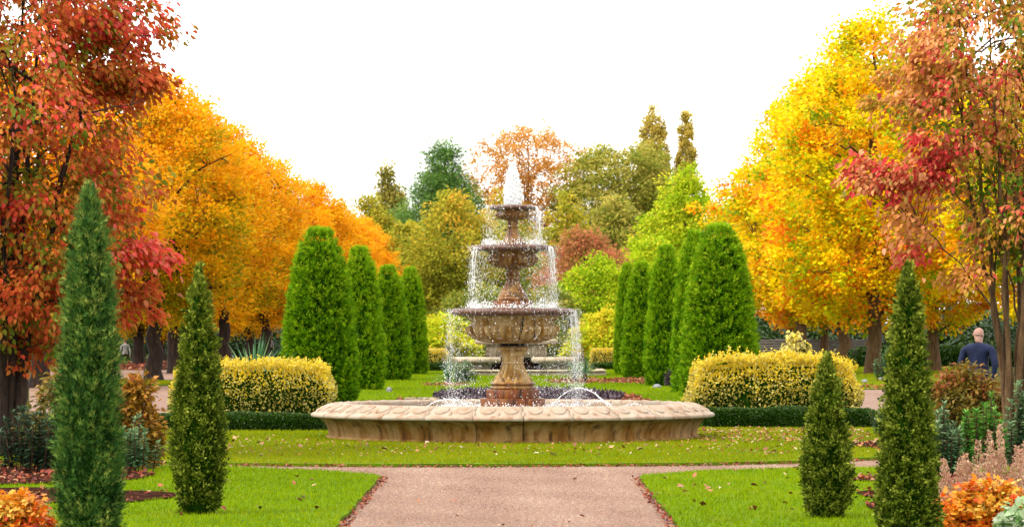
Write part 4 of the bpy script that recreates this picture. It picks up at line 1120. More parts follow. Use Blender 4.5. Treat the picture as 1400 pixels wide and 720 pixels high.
LEAF_ONE = MB(); LEAF_ONE.add(OVATE[0], OVATE[1]); LEAF_ONE_ME = {}
def red_tree(nm, px, py, label, seed, extra, z0, H, R, prof, ncl, per, leaf, mat, onemat, bark, n_stem, spread, vh, cr, sticks, vc=.5):
    x, y = G(px, py); r = np.random.default_rng(seed)
    e = empty(nm, (x, y, -.02), label, 'tree')
    C, t = clumps(r, ncl, z0, H - z0, R, prof, .26, .40)
    Cx = []; tx = []; vx = []
    for (bx, by, bz, rr, nn, vv) in extra:          # single boughs: place, radius, clumps, leaf tone
        q = r.normal(0, 1, (nn, 3)); q = unit(q) * r.uniform(0, 1, (nn, 1)) ** .6 * np.array(rr)
        Cx.append(q + np.array([bx, by, bz])); tx.append(np.full(nn, .5)); vx.append(np.full(nn, vv))
    mb = crown_mesh(r, C, t, per, cr, leaf, OVATE, .75, .75, vh, vc, cvar=.23, lvar=.17)
    for q, tt, vv in zip(Cx, tx, vx):
        m2 = crown_mesh(r, q, tt, per, cr * .8, leaf, OVATE, .7, .75, 0, float(vv[0]), cvar=.08, lvar=.10)
        mb.add(np.concatenate(m2.V), [np.concatenate(m2.F)], np.concatenate(m2.A))
    kind(mb.build('crown', mat, e), 'stuff')
    allC = np.concatenate([C] + Cx) if Cx else C
    stems_mesh(r, allC, n_stem, .10, H * .92, spread, sticks, 170, .008).build('trunk', bark, e, True)
    # the nearest, largest leaves are leaves of their own
    if mat.name not in LEAF_ONE_ME: LEAF_ONE_ME[mat.name] = LEAF_ONE.mesh('leaf')
    me = LEAF_ONE_ME[mat.name]
    front = allC[(allC[:, 1] < .2) & (allC[:, 2] < 6.6)]
    sgn = 1 if px < 700 else -1
    front = front[np.argsort(-(front[:, 0] * sgn) + r.normal(0, .8, len(front)))][:150]
    for c in front:
        for q in range(2):
            o = link('leaf', me, onemat, e)
            o.location = c + r.normal(0, cr * .5, 3) + np.array([0, -cr * .6, 0])
            o.rotation_euler = (r.normal(0, .5), r.uniform(.4, 1.4), r.uniform(0, 6.28))
            k = leaf * r.uniform(.95, 1.35); o.scale = (k, k, k)
    return e
RT2 = [.25, .4, .55, .7, .85, .95, 1.0, 1.0, .98, .92, .84, .7, .45]
RT = [.35, .62, .78, .86, .92, .97, 1.0, 1.0, .98, .92, .84, .7, .45]
red_tree('red_leaved_tree', 6, 622, 'crimson and bronze-leaved tree with dark stems behind the tall feathery conifer', 201,
         [(1.9, -.5, 2.75, (.85, .5, .38), 20, .86), (1.75, -.3, 2.2, (.6, .4, .35), 12, .55), (1.75, -.2, 5.35, (.75, .5, .38), 26, .45), (1.3, -.2, 6.1, (.8, .5, .5), 26, .8), (-.1, -.8, 3.6, (.8, .5, .5), 14, .75), (.5, -1, 2.4, (.7, .5, .6), 16, .5), (.4, 0, 1.7, (.8, .5, .5), 14, .55)],
         1.5, 8.2, 2.15, RT, 680, 48, .098, M['red_leaf'], M['red_one'], M['bark_dark'], 6, 1.7, .45, .34, .085, .38)
red_tree('pink_leaved_tree', 1386, 606, 'salmon pink and olive-leaved tree with many slim tan stems behind the orange ground plants', 202,
         [(-2.0, -.4, 4.15, (.8, .4, .38), 24, .90), (-1.35, -.4, 4.5, (.5, .4, .5), 16, .92), (-1.5, -.3, 3.5, (.5, .4, .4), 10, .62), (-1.35, -.3, 5.9, (.75, .5, .7), 22, .55), (-2.2, -.2, 5.35, (.18, .15, .06), 2, .4), (-1.7, -.2, 2.95, (.3, .2, .15), 3, .9), (-.9, -.3, 2.6, (.5, .3, .3), 6, .45)],
         2.9, 8.6, 1.85, RT2, 400, 44, .098, M['pink_leaf'], M['pink_one'], M['bark_tan'], 9, 1.6, .3, .34, .055, .45)

# ------------------------------------------------------------------ shrubs and plants in the beds
LOW = [1, 1, .96, .88, .78, .64, .46, .22]
def mound(nm, px, py, top, wpx, seed, ncl, per, leaf, mat, label, tmpl=KITE, prof=BUSH, cr=.16, squash=.8, cat='shrub', droop=.25, updir=0.0, core='core_brown', vc=.5, vh=.2, lump=.14, cvar=.15):
    x, y = G(px, py); s = scale_at(py); H = zat(top, y); R = wpx / s / 2
    r = np.random.default_rng(seed)
    e = empty(nm, (x, y, -.01), label, cat)
    C, t = clumps(r, ncl, .03 * H, H * .93, R * .9, prof, lump, .55, squash)
    kind(crown_mesh(r, C, t, per, cr, leaf, tmpl, .75, droop, vh, vc, cvar=cvar, updir=updir).build('foliage', mat, e), 'stuff')
    mb = MB()
    for c in C[::2]:
        u = np.linspace(0, 1, 5)[:, None]
        P = np.array([c[0] * .12, c[1] * .12, -.03]) * (1 - u) + c * u; P[1:-1] += r.normal(0, .02, (3, 3))
        tube(mb, P, np.linspace(.012, .003, 5), 4)
    mb.build('stems', M['bark'], e)
    return e

def stem_shrub(nm, px, py, top, wpx, seed, n_stem, leaf, mat, label, per=70, cat='shrub', tip=True, cone=.6):
    """upright stems clad in whorls of narrow drooping leaves"""
    x, y = G(px, py); s = scale_at(py); H = zat(top, y); R = wpx / s / 2
    r = np.random.default_rng(seed)
    e = empty(nm, (x, y, -.01), label, cat)
    fo, st = MB(), MB()
    for i in range(n_stem):
        th = r.uniform(0, 6.283); q = math.sqrt(r.uniform(0, 1))
        h = H * (1 - .45 * q * q) * r.uniform(.75, 1.0)
        b = np.array([math.cos(th), math.sin(th) * .8]) * R * q * .75; tt = np.array([math.cos(th), math.sin(th) * .8]) * R * q
        u = np.linspace(0, 1, 6)
        P = np.stack([b[0] + (tt[0] - b[0]) * u, b[1] + (tt[1] - b[1]) * u, h * u - .02], -1)
        tube(st, P, np.linspace(.009, .005, 6), 5)
        m = per; w = r.uniform(.15, 1, m) ** .8; a = np.arange(m) * 2.4 + r.uniform(0, .5, m)
        Q = np.stack([np.interp(w, u, P[:, j]) for j in range(3)], -1)
        upw = np.where(w > .92, 1.1, .15 - .5 * (1 - w))
        A = np.stack([np.cos(a), np.sin(a), upw], -1)
        N = np.stack([-np.cos(a) * .3, -np.sin(a) * .3, np.ones(m)], -1) + r.normal(0, .2, (m, 3))
        scatter(fo, Q, A, N, leaf * (1.15 - .45 * w) * r.uniform(.8, 1.2, m), (KITE[0] * np.array([1, .55, 1]), KITE[1]), np.clip(.25 + .55 * (w - .4) + r.normal(0, .15, m), 0, 1))
    kind(fo.build('foliage', mat, e), 'stuff'); st.build('stems', M['bark'], e)
    return e

# left beds
mound('copper_shrub', 186, 640, 500, 62, 301, 110, 46, .085, M['copper'], 'copper brown leafy shrub between the tall feathery conifer and the dark olive one', cr=.15, lump=.16, vh=.35)
stem_shrub('spurge', 185, 645, 556, 66, 302, 18, .10, M['spurge'], 'blue-grey leafy plant at the foot of the copper shrub')
stem_shrub('spurge', 40, 646, 538, 90, 303, 26, .11, M['spurge_dark'], 'dark grey-green leafy plant under the crimson tree')
mound('bronze_shrub', 88, 641, 500, 110, 304, 120, 40, .09, M['bronze_green'], 'dim bronze green shrub behind the tall feathery conifer', cr=.2, vc=.3, cvar=.12)
mound('orange_ground_plant', 20, 732, 672, 104, 305, 110, 24, .062, M['maple_low'], 'low orange and yellow leafy plant with straw grass on the conifer side', tmpl=MAPLE, cr=.09, cat='plant', vc=.62, cvar=.24, lump=.3, prof=LOW)
# right beds
mound('bronze_hedge', 1318, 600, 497, 165, 306, 210, 44, .085, M['bronze_green'], 'bronze green leafy shrub before the person in navy', cr=.17, vc=.5, lump=.10)
stem_shrub('spurge', 1292, 655, 540, 62, 307, 26, .10, M['spurge'], 'upright blue-green leafy plant next to the slim pointed conifer', per=90)
stem_shrub('spurge', 1342, 648, 522, 62, 308, 20, .11, M['spurge_fresh'], 'fresh green leafy plant at the foot of the salmon tree', per=80)
stem_shrub('spurge', 1394, 646, 515, 50, 309, 18, .11, M['spurge'], 'blue-green leafy plant beyond the salmon tree stem', per=80)
stem_shrub('spurge', 1207, 596, 548, 22, 310, 7, .08, M['spurge'], 'small grey-green sprig plant at the end of the low box hedge', per=40)
stem_shrub('spurge', 1213, 640, 610, 24, 311, 6, .07, M['spurge'], 'tiny grey sprig growing out of the cross path')
mound('orange_ground_plant', 1350, 730, 656, 176, 312, 240, 22, .062, M['maple_low'], 'spreading low orange and red leafy plant below the pink plumes', tmpl=MAPLE, cr=.10, cat='plant', vc=.60, cvar=.24, lump=.30, prof=LOW)
mound('silver_plant', 1394, 740, 690, 50, 313, 30, 22, .085, M['white_green'], 'pale silver and green leafed plant at the edge of the orange plants', tmpl=OVATE, cr=.1, cat='plant')
def plumes(px, py, wpx, n, seed, label):
    x, y = G(px, py); s = scale_at(py); R = wpx / s / 2; r = np.random.default_rng(seed)
    e = empty('pink_plume_plant', (x, y, 0), label, 'plant')
    for i in range(n):
        bx, by = r.uniform(-R, R), r.uniform(-.35, .35); h = r.uniform(.35, .78) * (1.15 if bx > -.1 else .7)
        lean = r.normal(0, .08, 2)
        mb = MB(); tube(mb, [(bx, by, -.02), (bx + lean[0] * .5, by + lean[1] * .5, h * .5), (bx + lean[0], by + lean[1], h)], [.006, .004, .002], 5)
        m = 260; w = r.uniform(.22, 1, m); rr = .075 * (1.02 - w) ** .6 + .008; a = r.uniform(0, 6.28, m); q = r.uniform(.3, 1, m)
        P = np.stack([bx + lean[0] * w + rr * q * np.cos(a), by + lean[1] * w + rr * q * np.sin(a), h * w], -1)
        scatter(mb, P, np.stack([np.cos(a), np.sin(a), np.full(m, .9)], -1) + r.normal(0, .3, (m, 3)), unit(r.normal(0, 1, (m, 3))), r.uniform(.014, .032, m), KITE, np.clip(.5 + r.normal(0, .25, m), 0, 1))
        mb.build('plume', M['plume'], e)
    return e
plumes(1348, 690, 128, 34, 314, 'clump of pinkish flower plumes above the orange ground plants')

def straw(nm, px, py, n, L, seed, label, dirx):
    x, y = G(px, py); r = np.random.default_rng(seed); mb = MB()
    e = empty(nm, (x, y, 0), label, 'grass plant')
    for b in blade_plant(r, n, L, .006, (.25, 1.2), .9):
        mb.add(np.concatenate(b.V), [np.concatenate(b.F)], r.uniform(0, 1))
    kind(mb.build('blades', M['straw'], e), 'stuff'); return e
straw('straw_grass', 52, 716, 260, .40, 320, 'pale straw-coloured grass tuft beside the orange plant on the conifer side', 1)
straw('straw_grass', 1384, 716, 420, .48, 321, 'pale straw-coloured grass tuft among the orange and silver plants', -1)

# spiky plants: every sword leaf a part
def spiky(px, py, n, L, w, seed, label, elev=(.2, 1.45), mat='agave', curve=.35, trunk=0.0, z=0.0):
    x, y = G(px, py); r = np.random.default_rng(seed)
    e = empty('spiky_plant', (x, y, z), label, 'plant')
    for b in blade_plant(r, n, L, w, elev, curve):
        o = b.build('leaf', M[mat], e, True); o.location = (0, 0, trunk)
    mb = MB(); lathe(mb, [(.06, -.05), (.075, .0), (.06, trunk + .03), (.01, trunk + .08)], 12); mb.build('stump', M['bark'], e)
    return e
spiky(348, 552, 54, 1.35, .07, 330, 'large spiky sword-leaved plant behind the long golden hedge', (.5, 1.45), curve=.15, trunk=.35)
spiky(613, 524, 60, .85, .035, 331, 'spiky yucca with yellowing lower leaves on the lawn behind the basin', (-.1, 1.5), trunk=.12)
spiky(786, 521, 34, .62, .05, 332, 'small spiky yucca standing nearer the rear stone basin, beside its twin', (.2, 1.5), trunk=.22)
spiky(800, 522, 34, .68, .05, 333, 'small spiky yucca with its twin beside it on the leaf-strewn lawn', (.2, 1.5), trunk=.22)
spiky(888, 511, 36, .9, .03, 334, 'thin grey spiky plant between two clipped yews', (.2, 1.5), 'spurge', trunk=.1)
stem_shrub('silver_shrub', 634, 523, 488, 38, 335, 24, .11, M['spurge'], 'small silvery shrub beside the yellowing yucca')
mound('pale_hanging_shrub', 1087, 556, 446, 38, 336, 60, 24, .12, M['gold'], 'tall pale shrub with hanging leaves above the golden shrub', cr=.16, prof=[.3, .4, .5, .7, .9, 1, .9, .6, .2], droop=1.2, vc=.55, vh=0)
stem_shrub('grey_conifer', 1207, 520, 466, 22, 337, 14, .13, M['spurge'], 'grey-green spiky bush beside a yellow avenue trunk', per=70)
mound('purple_shrub', 917, 528, 505, 18, 338, 24, 24, .08, M['purple'], 'small dark purple bush at the foot of a clipped yew', cr=.1)

# ------------------------------------------------------------------ soil beds, purple bedding, leaf drifts
def blob(cx, cy, rx, ry, seed, n=40, j=.12):
    r = np.random.default_rng(seed); th = np.linspace(0, 6.283, n, endpoint=False); ph = r.uniform(0, 6.28, 3)
    f = 1 + j * (np.sin(3 * th + ph[0]) + .6 * np.sin(5 * th + ph[1]) + .4 * np.sin(8 * th + ph[2]))
    return np.stack([cx + rx * f * np.cos(th), cy + ry * f * np.sin(th)], -1)
def bed_px(x0, x1, y0, y1, seed, z, nm='soil_bed'):
    (xa, ya), (xb, yb_) = G((x0 + x1) / 2, y0), G((x0 + x1) / 2, y1)
    s_ = scale_at((y0 + y1) / 2)
    p = blob(xa * .5 + xb * .5, (ya + yb_) / 2, (x1 - x0) / 2 / s_, abs(yb_ - ya) / 2, seed)
    kind(sheet(nm, p, z, M['soil']), 'structure'); return p
beds = [bed_px(-220, 225, 661, 637, 401, .012), bed_px(-160, 236, 690, 668, 402, .012), bed_px(1160, 1500, 664, 650, 403, .012), bed_px(1165, 1560, 712, 670, 404, .012), bed_px(1195, 1560, 632, 598, 405, .012)]
bed_rear = blob(.25, 90.5, 2.35, 9.5, 406, j=.03)
kind(sheet('flower_bed', bed_rear, .012, M['soil']), 'structure')
lawn_blades('grass', 1, lawn_fl, 30, 50, 620, M['grass'], (.025, .05), .008)
lawn_blades('grass', 3, lawn_fr, 30, 50, 620, M['grass'], (.025, .05), .008)
lawn_blades('grass', 5, lawn_c, 49, 66.5, 480, M['grass_worn'], (.025, .05), .010, -.02)
lawn_blades('grass', 7, rear, 68, 150, 130, M['grass'], (.03, .06), .016, .05)
lawn_blades('grass', 9, np.array(right_back), 106, 186, 60, M['grass_worn'], (.03, .06), .022, -.05)
lawn_blades('grass', 11, np.array(tree_strip), 112, 122, 110, M['grass_worn'], (.03, .07), .022, -.05)
r = np.random.default_rng(407)
P2 = sample_poly(r, bed_rear, 7000); n = len(P2)
mb = MB(); scatter(mb, np.c_[P2, r.uniform(.01, .13, n)], np.c_[r.normal(0, .6, n), r.normal(0, .6, n), np.ones(n)], unit(r.normal(0, 1, (n, 3))), r.uniform(.05, .12, n), KITE, r.uniform(0, 1, n))
kind(tag(mb.build('bedding_plants', M['purple']), 'dark purple bedding plants behind the fountain basin', 'bedding plants'), 'stuff')

def litter(label, seed, poly, n, mat, size, z=.012, tilt=.45):
    r = np.random.default_rng(seed); P2 = sample_poly(r, poly, n); n = len(P2)
    th = r.uniform(0, 6.28, n)
    A = np.c_[np.cos(th), np.sin(th), r.normal(.1, tilt, n)]
    N = np.c_[r.normal(0, tilt, n), r.normal(-.25, tilt, n), np.ones(n)]
    mb = MB(); scatter(mb, np.c_[P2, z + r.uniform(0, .02, n)], A, N, r.uniform(size[0], size[1], n), OVATE, r.uniform(0, 1, n))
    return kind(tag(mb.build('leaf_litter', mat), label, 'leaves'), 'stuff')
litter('red leaf litter on the dark bed under the crimson tree', 411, beds[0], 900, M['litter_red'], (.04, .09), .02)
litter('sparse leaves on the dark bed by the tall feathery conifer', 412, beds[1], 160, M['litter_red'], (.03, .07), .02)
litter('red leaf drift on the strip of bed by the stubby conifer', 413, beds[2], 700, M['litter_red'], (.04, .10), .02)
litter('fallen leaves on the bed around the orange ground plants', 414, beds[3], 700, M['litter_red'], (.04, .09), .02)
litter('fallen leaves on the bed below the salmon tree', 415, beds[4], 900, M['litter'], (.04, .09), .02)
def strip(a, b, w, n=24, seed=0):
    a, b = np.array(a, float), np.array(b, float); d = (b - a) / np.linalg.norm(b - a); q = np.array([-d[1], d[0]]) * w
    return np.array([a - q, b - q, b + q, a + q])
litter('red leaves gathered along the path edge on the conifer-pair side', 416, strip((-1.66, 33), (-1.66, 46), .06), 420, M['litter_red'], (.02, .06), -.04)
litter('red leaves gathered along the path edge by the stubby conifer', 417, strip((1.50, 33), (1.50, 46), .07), 460, M['litter_red'], (.02, .06), -.04)
far_edge = np.array(ring[:11]); fe = np.concatenate([far_edge + (0, -.20), far_edge[::-1] + (0, .0)])
litter('red leaves lying along the lawn edge of the cross path', 418, fe, 1500, M['litter_red'], (.02, .06), -.04)
litter('orange leaf drift on the lawn behind the basin', 419, blob(*G(830, 545), 1.0, 6.0, 7), 1700, M['litter_red'], (.05, .11), .02)
litter('orange leaves under the twin yuccas', 420, blob(*G(805, 521), 1.5, 5.0, 8), 900, M['litter_red'], (.05, .12), .02)
litter('orange leaves between the clipped yews', 421, blob(*G(890, 521), 1.3, 7.0, 9), 1000, M['litter_red'], (.05, .12), .02)
litter('orange leaves round the yellowing yucca', 422, blob(*G(610, 526), .7, 3.0, 10), 220, M['litter_red'], (.05, .10), .02)
litter('brown leaf scatter behind the basin near the bedding', 423, blob(*G(575, 549), .7, 3.5, 11), 350, M['litter_red'], (.05, .1), .02)
litter('fallen leaves thick on the lawn beside the stubby conifer', 424, np.array([G(955, 606), G(1190, 606), G(1190, 587), G(955, 587)]), 650, M['litter'], (.03, .075), .03)
litter('small fallen leaves over the lawn in front of the basin', 425, np.array([(-8, 51.6), (5, 52.2), (8, 56), (8, 64), (3.4, 60), (2, 57.6), (0, 57), (-2, 57.6), (-3.5, 60), (-8, 64)]), 1500, M['litter'], (.02, .055), .03)
litter('orange leaf band along the far gravel under the orange avenue', 426, np.array([(-26, 150), (-12, 150), (-12.4, 178), (-30, 178)]), 5000, M['litter_red'], (.10, .22), -.03)
litter('leaves along the edge of the side gravel path', 427, np.array([G(1080, 531), G(1330, 531), G(1330, 526), G(1080, 526)]), 700, M['litter_red'], (.06, .12), .0)
# single fallen leaves one can pick out on the lawns
LF = MB(); LF.add(OVATE[0] * np.array([1, 1, 1.6]), OVATE[1]); LF = LF.mesh('fallen_leaf'); LF.materials.append(M['litter_one'])
LM = MB(); LM.add(MAPLE[0] * np.array([1, 1, 1.8]), MAPLE[1]); LM = LM.mesh('fallen_leaf'); LM.materials.append(M['litter_one'])
r = np.random.default_rng(430)
def singles(poly, n, label, group, size, z):
    for p in sample_poly(r, poly, n):
        o = link('fallen_leaf', LM if r.random() < .5 else LF, None, None, (p[0], p[1], z))
        o.rotation_euler = (r.normal(0, .35), r.normal(-.1, .4), r.uniform(0, 6.28)); k = r.uniform(*size); o.scale = (k, k, k)
        tag(o, label, 'leaf', group)
singles(np.array([(-5.2, 35), (-1.8, 35), (-1.8, 46), (-4.6, 48.6)]), 26, 'single fallen leaf on the grass by the tall feathery conifer', 'leaves on the conifer-pair lawn', (.05, .10), .045)
singles(np.array([(1.7, 35), (4.9, 35), (5.0, 47.8), (2.5, 47.2), (1.7, 46)]), 60, 'single fallen leaf on the grass by the stubby conifer', 'leaves on the stubby conifer lawn', (.05, .10), .045)
singles(np.array([(-7, 51.6), (4.8, 52.0), (6, 56), (3, 56.5), (0, 56.6), (-3, 57.5), (-7, 61)]), 120, 'single fallen leaf on the lawn around the basin', 'leaves on the basin lawn', (.05, .11), .045)
singles(np.array([(1.6, 33), (-1.6, 33), (-1.6, 46), (1.6, 46)]), 9, 'single fallen leaf lying on the gravel path', 'leaves on the gravel path', (.05, .09), -.03)

# ------------------------------------------------------------------ rear stone basin beyond the lawn
rx_, ry_ = G(706, 513)
rb = empty('rear_stone_basin', (rx_, ry_ + 2.4, 0), 'low pale stone basin with tiered slabs seen behind the fountain stem', 'stone basin')
s = F / ry_
def slab(nm, x0, x1, ya, yb2_, z0, z1, bev=.03):
    mb = MB(); box(mb, x0, x1, ya, yb2_, z0, z1, bev=bev); return mb.build(nm, M['rear_stone'], rb)
L0, L1 = (626 - 706) / s, (829 - 706) / s
nk = 5
for i in range(nk):
    a, b = L0 + (L1 - L0) * i / nk, L0 + (L1 - L0) * (i + 1) / nk
    slab('kerb_stone', a + .004, b - .004, -2.4, -2.1, -.05, .10, .015)
    slab('kerb_cap', a + .003, b - .003, -2.45, -2.05, .13, .20, .02)
slab('kerb_core', L0 + .02, L1 - .02, -2.36, -2.12, -.05, .14, 0.0)
slab('side_kerb', L0, L0 + .3, -2.04, 2.2, -.05, .19, .02); slab('side_kerb', L1 - .3, L1, -2.04, 2.2, -.05, .19, .02)
for sg in (-1, 1):
    cx = sg * 1.40 + .02
    slab('low_slab', cx - .88, cx + .82, -1.5, .6, .44, .64, .05)
    mb = MB(); tube(mb, [(cx, -.4, .0), (cx, -.4, .10), (cx, -.4, .2), (cx, -.4, .34), (cx, -.4, .45)], [.55, .52, .42, .5, .75], 20); mb.build('slab_foot', M['rear_stone'], rb, True)
slab('high_slab', -1.5, 1.5, -.6, 1.2, 1.10, 1.28, .05)
mb = MB(); box(mb, -1.1, 1.1, -.3, 1.0, .62, 1.11); mb.build('slab_block', M['rear_stone'], rb)
mb = MB(); box(mb, -1.3, 1.3, -.1, 1.2, -.05, .63); mb.build('slab_base', M['soil'], rb)

# stone edging of the bed, pale stones on the grass
r = np.random.default_rng(440)
e = empty('bed_edging', (*G(577, 548.5), 0), 'short pale stone edging at the corner of the purple bed', 'edging')
for i in range(3):
    mb = MB(); box(mb, -.42 + i * .29, -.14 + i * .29, -.08, .08, -.03, .10, bev=.015); mb.build('edging_stone', M['rear_stone'], e)
def rock(nm, px, py, w, h, mat, lab):
    x, y = G(px, py); mb = MB(); rr = np.random.default_rng(int(px))
    ph = rr.uniform(0, 6, 4)
    pr = [(w * math.cos(math.radians(t)) + .001, h * math.sin(math.radians(t))) for t in np.linspace(-25, 90, 9)]
    lathe(mb, pr, 18, lambda th, i, a, z: a * (1 + .07 * np.sin(2 * th + ph[0]) + .05 * np.sin(3 * th + ph[1] + z * 9)))
    o = mb.build(nm, mat, None, True); o.location = (x, y, .02); return tag(o, lab, 'stone')
M['pale_rock'] = noise_mat('pale_rock', ['#8c8c90', '#b4b4b8', '#d4d4d4'], scale=(12, 12, 12), bump=.4, bscale=40)
rock('boulder', 532, 535, .075, .11, M['pale_rock'], 'small pale rounded stone on the grass by the second clipped yew')
rock('boulder', 898, 530, .13, .10, M['pale_rock'], 'grey rounded stone by the purple bush')
rock('boulder', 1182, 522, .11, .07, M['pale_rock'], 'small pale stone on the grass under the yellow trees')
rock('boulder', 1206, 519, .10, .10, M['pale_rock'], 'dark-based pale stone below the grey-green spiky bush')

# ------------------------------------------------------------------ fence and bench beyond the yellow trees
M['fence'] = noise_mat('weathered_wood', ['#6a625c', '#8c827a', '#a49a90'], scale=(1.5, 3, 14), bump=.4, bscale=30)
yf = F / 25.5
fe_ = empty('slat_fence', ((1105 - 706) / 25.5, yf, 0), 'weathered grey fence of horizontal slats behind the golden shrub', 'fence')
for i in range(7):
    mb = MB(); box(mb, -3.4, 3.4, -.02, .02, .04 + i * .135, .155 + i * .135); mb.build('slat', M['fence'], fe_)
for i in range(5):
    mb = MB(); box(mb, -3.4 + i * 1.7 - .05, -3.4 + i * 1.7 + .05, .025, .10, -.06, 1.02); mb.build('post', M['fence'], fe_)
xb_, yb_ = G(1264, 506)
be = empty('park_bench', (xb_, yb_, 0), 'small pale wooden bench by a yellow avenue trunk', 'bench', None, .5)
for i in range(3):
    mb = MB(); box(mb, -.45, .45, -.22 + i * .13, -.11 + i * .13, .40, .43); mb.build('seat_slat', M['fence'], be)
for i in range(3):
    mb = MB(); box(mb, -.45, .45, .19, .22, .50 + i * .12, .59 + i * .12); mb.build('back_slat', M['fence'], be)
for sx in (-.38, .38):
    for sy in (-.18, .165):
        mb = MB(); box(mb, sx - .03, sx + .03, sy - .025, sy + .02, -.03, .40 if sy < 0 else .86); mb.build('leg', M['fence'], be)

# ------------------------------------------------------------------ people
def flat_mat(nm, hexc, k=.4, rough=.75):
    return noise_mat(nm, [hexc, hexc], k=k, scale=(30, 30, 30), bump=.3, bscale=80, rough=rough)
M['navy'] = noise_mat('navy_cloth', ['#1a2244', '#28345e', '#364470'], scale=(9, 9, 4), bump=.4, bscale=22, k=.34)
M['skin'] = noise_mat('skin', ['#d8a08c', '#e8b8a4'], scale=(12, 12, 12), k=.42, rough=.5)
M['white_cloth'] = noise_mat('white_cloth', ['#b8b4b0', '#d8d4d0'], scale=(12, 12, 5), bump=.4, bscale=25, k=.42)
M['black_cloth'] = noise_mat('dark_cloth', ['#16161a', '#26262c'], scale=(12, 12, 5), bump=.4, bscale=25, k=.42)
M['hair'] = noise_mat('hair', ['#2a1e18', '#4a3a30'], scale=(40, 40, 8), k=.4)
M['grey_hair'] = noise_mat('grey_hair', ['#c49484', '#d8ac9c'], scale=(40, 40, 8), k=.4)
M['shoe'] = flat_mat('shoe', '#1a1614')
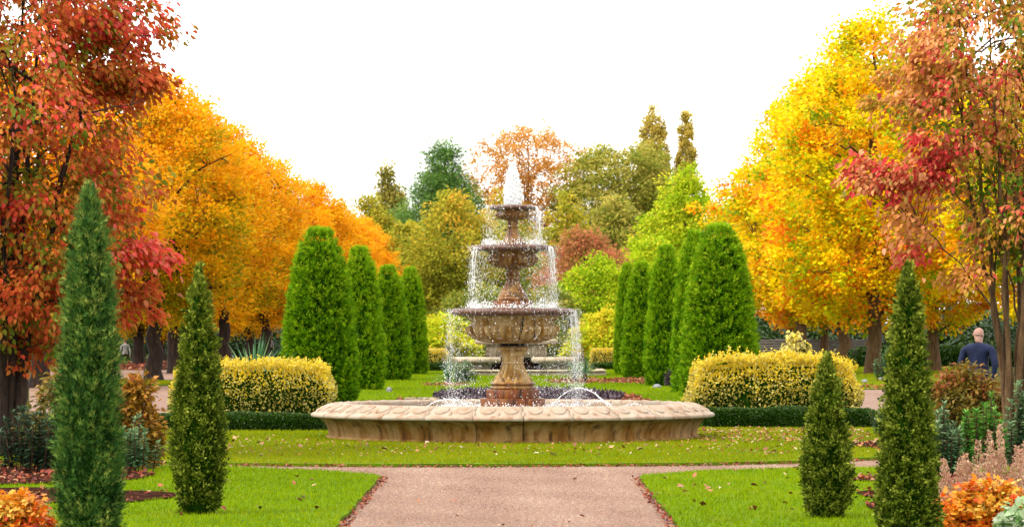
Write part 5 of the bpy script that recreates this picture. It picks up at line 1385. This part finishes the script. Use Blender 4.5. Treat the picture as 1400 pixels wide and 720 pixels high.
def person(loc, rz, height, top_m, leg_m, hair_m, label, stride=.12, arm=.12, head_tilt=0.0, look=0.0, bulk=1.0):
    """one skinned body: pelvis root, spine, head, arms with fingers, legs with feet"""
    e = empty('person', loc, label, 'person', None, rz)
    k = height / 1.75
    V, E, R_ = [], [], []
    def v(p, rad, par=None):
        bk = bulk if p[2] < 1.45 and p[2] > .92 else 1.0
        V.append((p[0] * k * bk, p[1] * k, p[2] * k)); R_.append((rad[0] * k * bk, rad[1] * k * bk) if isinstance(rad, tuple) else (rad * k * bk, rad * k * bk))
        if par is not None: E.append((par, len(V) - 1))
        return len(V) - 1
    pel = v((0, 0, .95), (.155, .115))
    wa = v((0, 0, 1.10), (.145, .105), pel); ch = v((0, .0, 1.27), (.165, .115), wa); up_ = v((0, .01, 1.40), (.15, .095), ch)
    nk_ = v((0, 0, 1.49), (.055, .058), up_); hd0 = v((look * .01, -.015 - head_tilt * .02, 1.565), (.070, .082), nk_)
    hd1 = v((look * .015, -.015 - head_tilt * .05, 1.65), (.078, .095), hd0); hd2 = v((look * .015, -.01 - head_tilt * .06, 1.72), (.055, .07), hd1)
    v((look * .02, -.115 - head_tilt * .05, 1.62), .014, hd1)                       # nose
    for sx in (-1, 1): v((sx * .088 + look * .015, .005, 1.63), .016, hd1)          # ears
    for sx, sw in ((-1, 1), (1, -1)):
        sh = v((sx * .185, .01, 1.40), .062, up_); el = v((sx * .245, .05 + sw * arm * .3, 1.14), .046, sh)
        wr = v((sx * .255, -.02 + sw * arm, .91), .029, el); pm = v((sx * .25, -.045 + sw * arm, .835), (.020, .038), wr)
        for q, (dy, L) in enumerate(((-.030, .075), (-.010, .09), (.010, .085), (.028, .065))):
            a1 = v((sx * .247, -.045 + sw * arm + dy, .835 - L * .55), .009, pm); v((sx * .235, -.05 + sw * arm + dy, .835 - L), .008, a1)
        t1 = v((sx * .235, -.085 + sw * arm, .855), .010, pm); v((sx * .225, -.10 + sw * arm, .815), .009, t1)
        hp = v((sx * .09, 0, .90), (.088, .098), pel); kn = v((sx * .10, -sw * stride - .03, .50), (.058, .062), hp)
        an = v((sx * .10, -sw * stride * 1.3 + .03, .085), (.038, .042), kn); v((sx * .105, -sw * stride * 1.3 - .14, .035), (.040, .028), an)
    me = bpy.data.meshes.new('skeleton'); me.from_pydata(V, E, [])
    o = bpy.data.objects.new('skeleton', me); COL.objects.link(o)
    sm = o.modifiers.new('skin', 'SKIN'); sm.use_smooth_shade = True
    for i, sv in enumerate(me.skin_vertices[0].data):
        sv.radius = R_[i]; sv.use_root = (i == 0)
    ss = o.modifiers.new('sub', 'SUBSURF'); ss.levels = 2; ss.render_levels = 2
    dg = bpy.context.evaluated_depsgraph_get()
    bm2 = bpy.data.meshes.new_from_object(o.evaluated_get(dg)); bm2.name = 'body'
    bpy.data.objects.remove(o); bm2.materials.clear()
    for m_ in (top_m, leg_m, M['skin'], M['shoe']): bm2.materials.append(m_)
    for p in bm2.polygons:
        c = p.center / k
        p.material_index = 2 if (c.z > 1.508 or (c.z < .905 and abs(c.x) > .205)) else (0 if c.z > .93 or abs(c.x) > .20 else (1 if c.z > .09 else 3))
        p.use_smooth = True
    link('body', bm2, None, e)
    # hair: cap on the back and sides of the head
    mb = MB(); th = np.linspace(0, 6.283, 24, endpoint=False); rows = []
    for a in np.linspace(12, 88, 7):
        ar = math.radians(a)
        rows.append(np.stack([.090 * math.cos(ar) * np.cos(th) + look * .015, .012 + .098 * math.cos(ar) * np.sin(th) * .95 - head_tilt * .05, 1.645 + .105 * math.sin(ar) + .03 * -np.sin(th) * math.cos(ar)], -1) * k)
    W = np.concatenate(rows); ia = np.arange(6)[:, None] * 24; ja = np.arange(24)[None]; ka = (ja + 1) % 24
    mb.add(W, np.stack([ia + ja, ia + ka, ia + 24 + ka, ia + 24 + ja], -1).reshape(-1, 4))
    mb.build('hair', hair_m, e, True)
    return e
sp = 27.0
px_, py_ = (171 - 706) / sp, F / sp
person((px_, py_, float(gz(px_, py_)) - .06), math.pi + .4, 1.66, M['white_cloth'], M['black_cloth'], M['hair'], 'person in a white top and dark trousers walking under the orange trees')
sp = 80.0
person(((1338 - 706) / sp, F / sp, -.02), 2.7, 1.82, M['navy'], M['black_cloth'], M['grey_hair'], 'person in a navy jacket standing behind the bronze green shrub', .05, .06, 1.0, 1, 1.25)
sp = 26.0
person(((369 - 706) / sp, F / sp, -.05), .3, 1.2, M['white_cloth'], M['black_cloth'], M['hair'], 'distant person in a pale top beside the spiky sword-leaved plant')
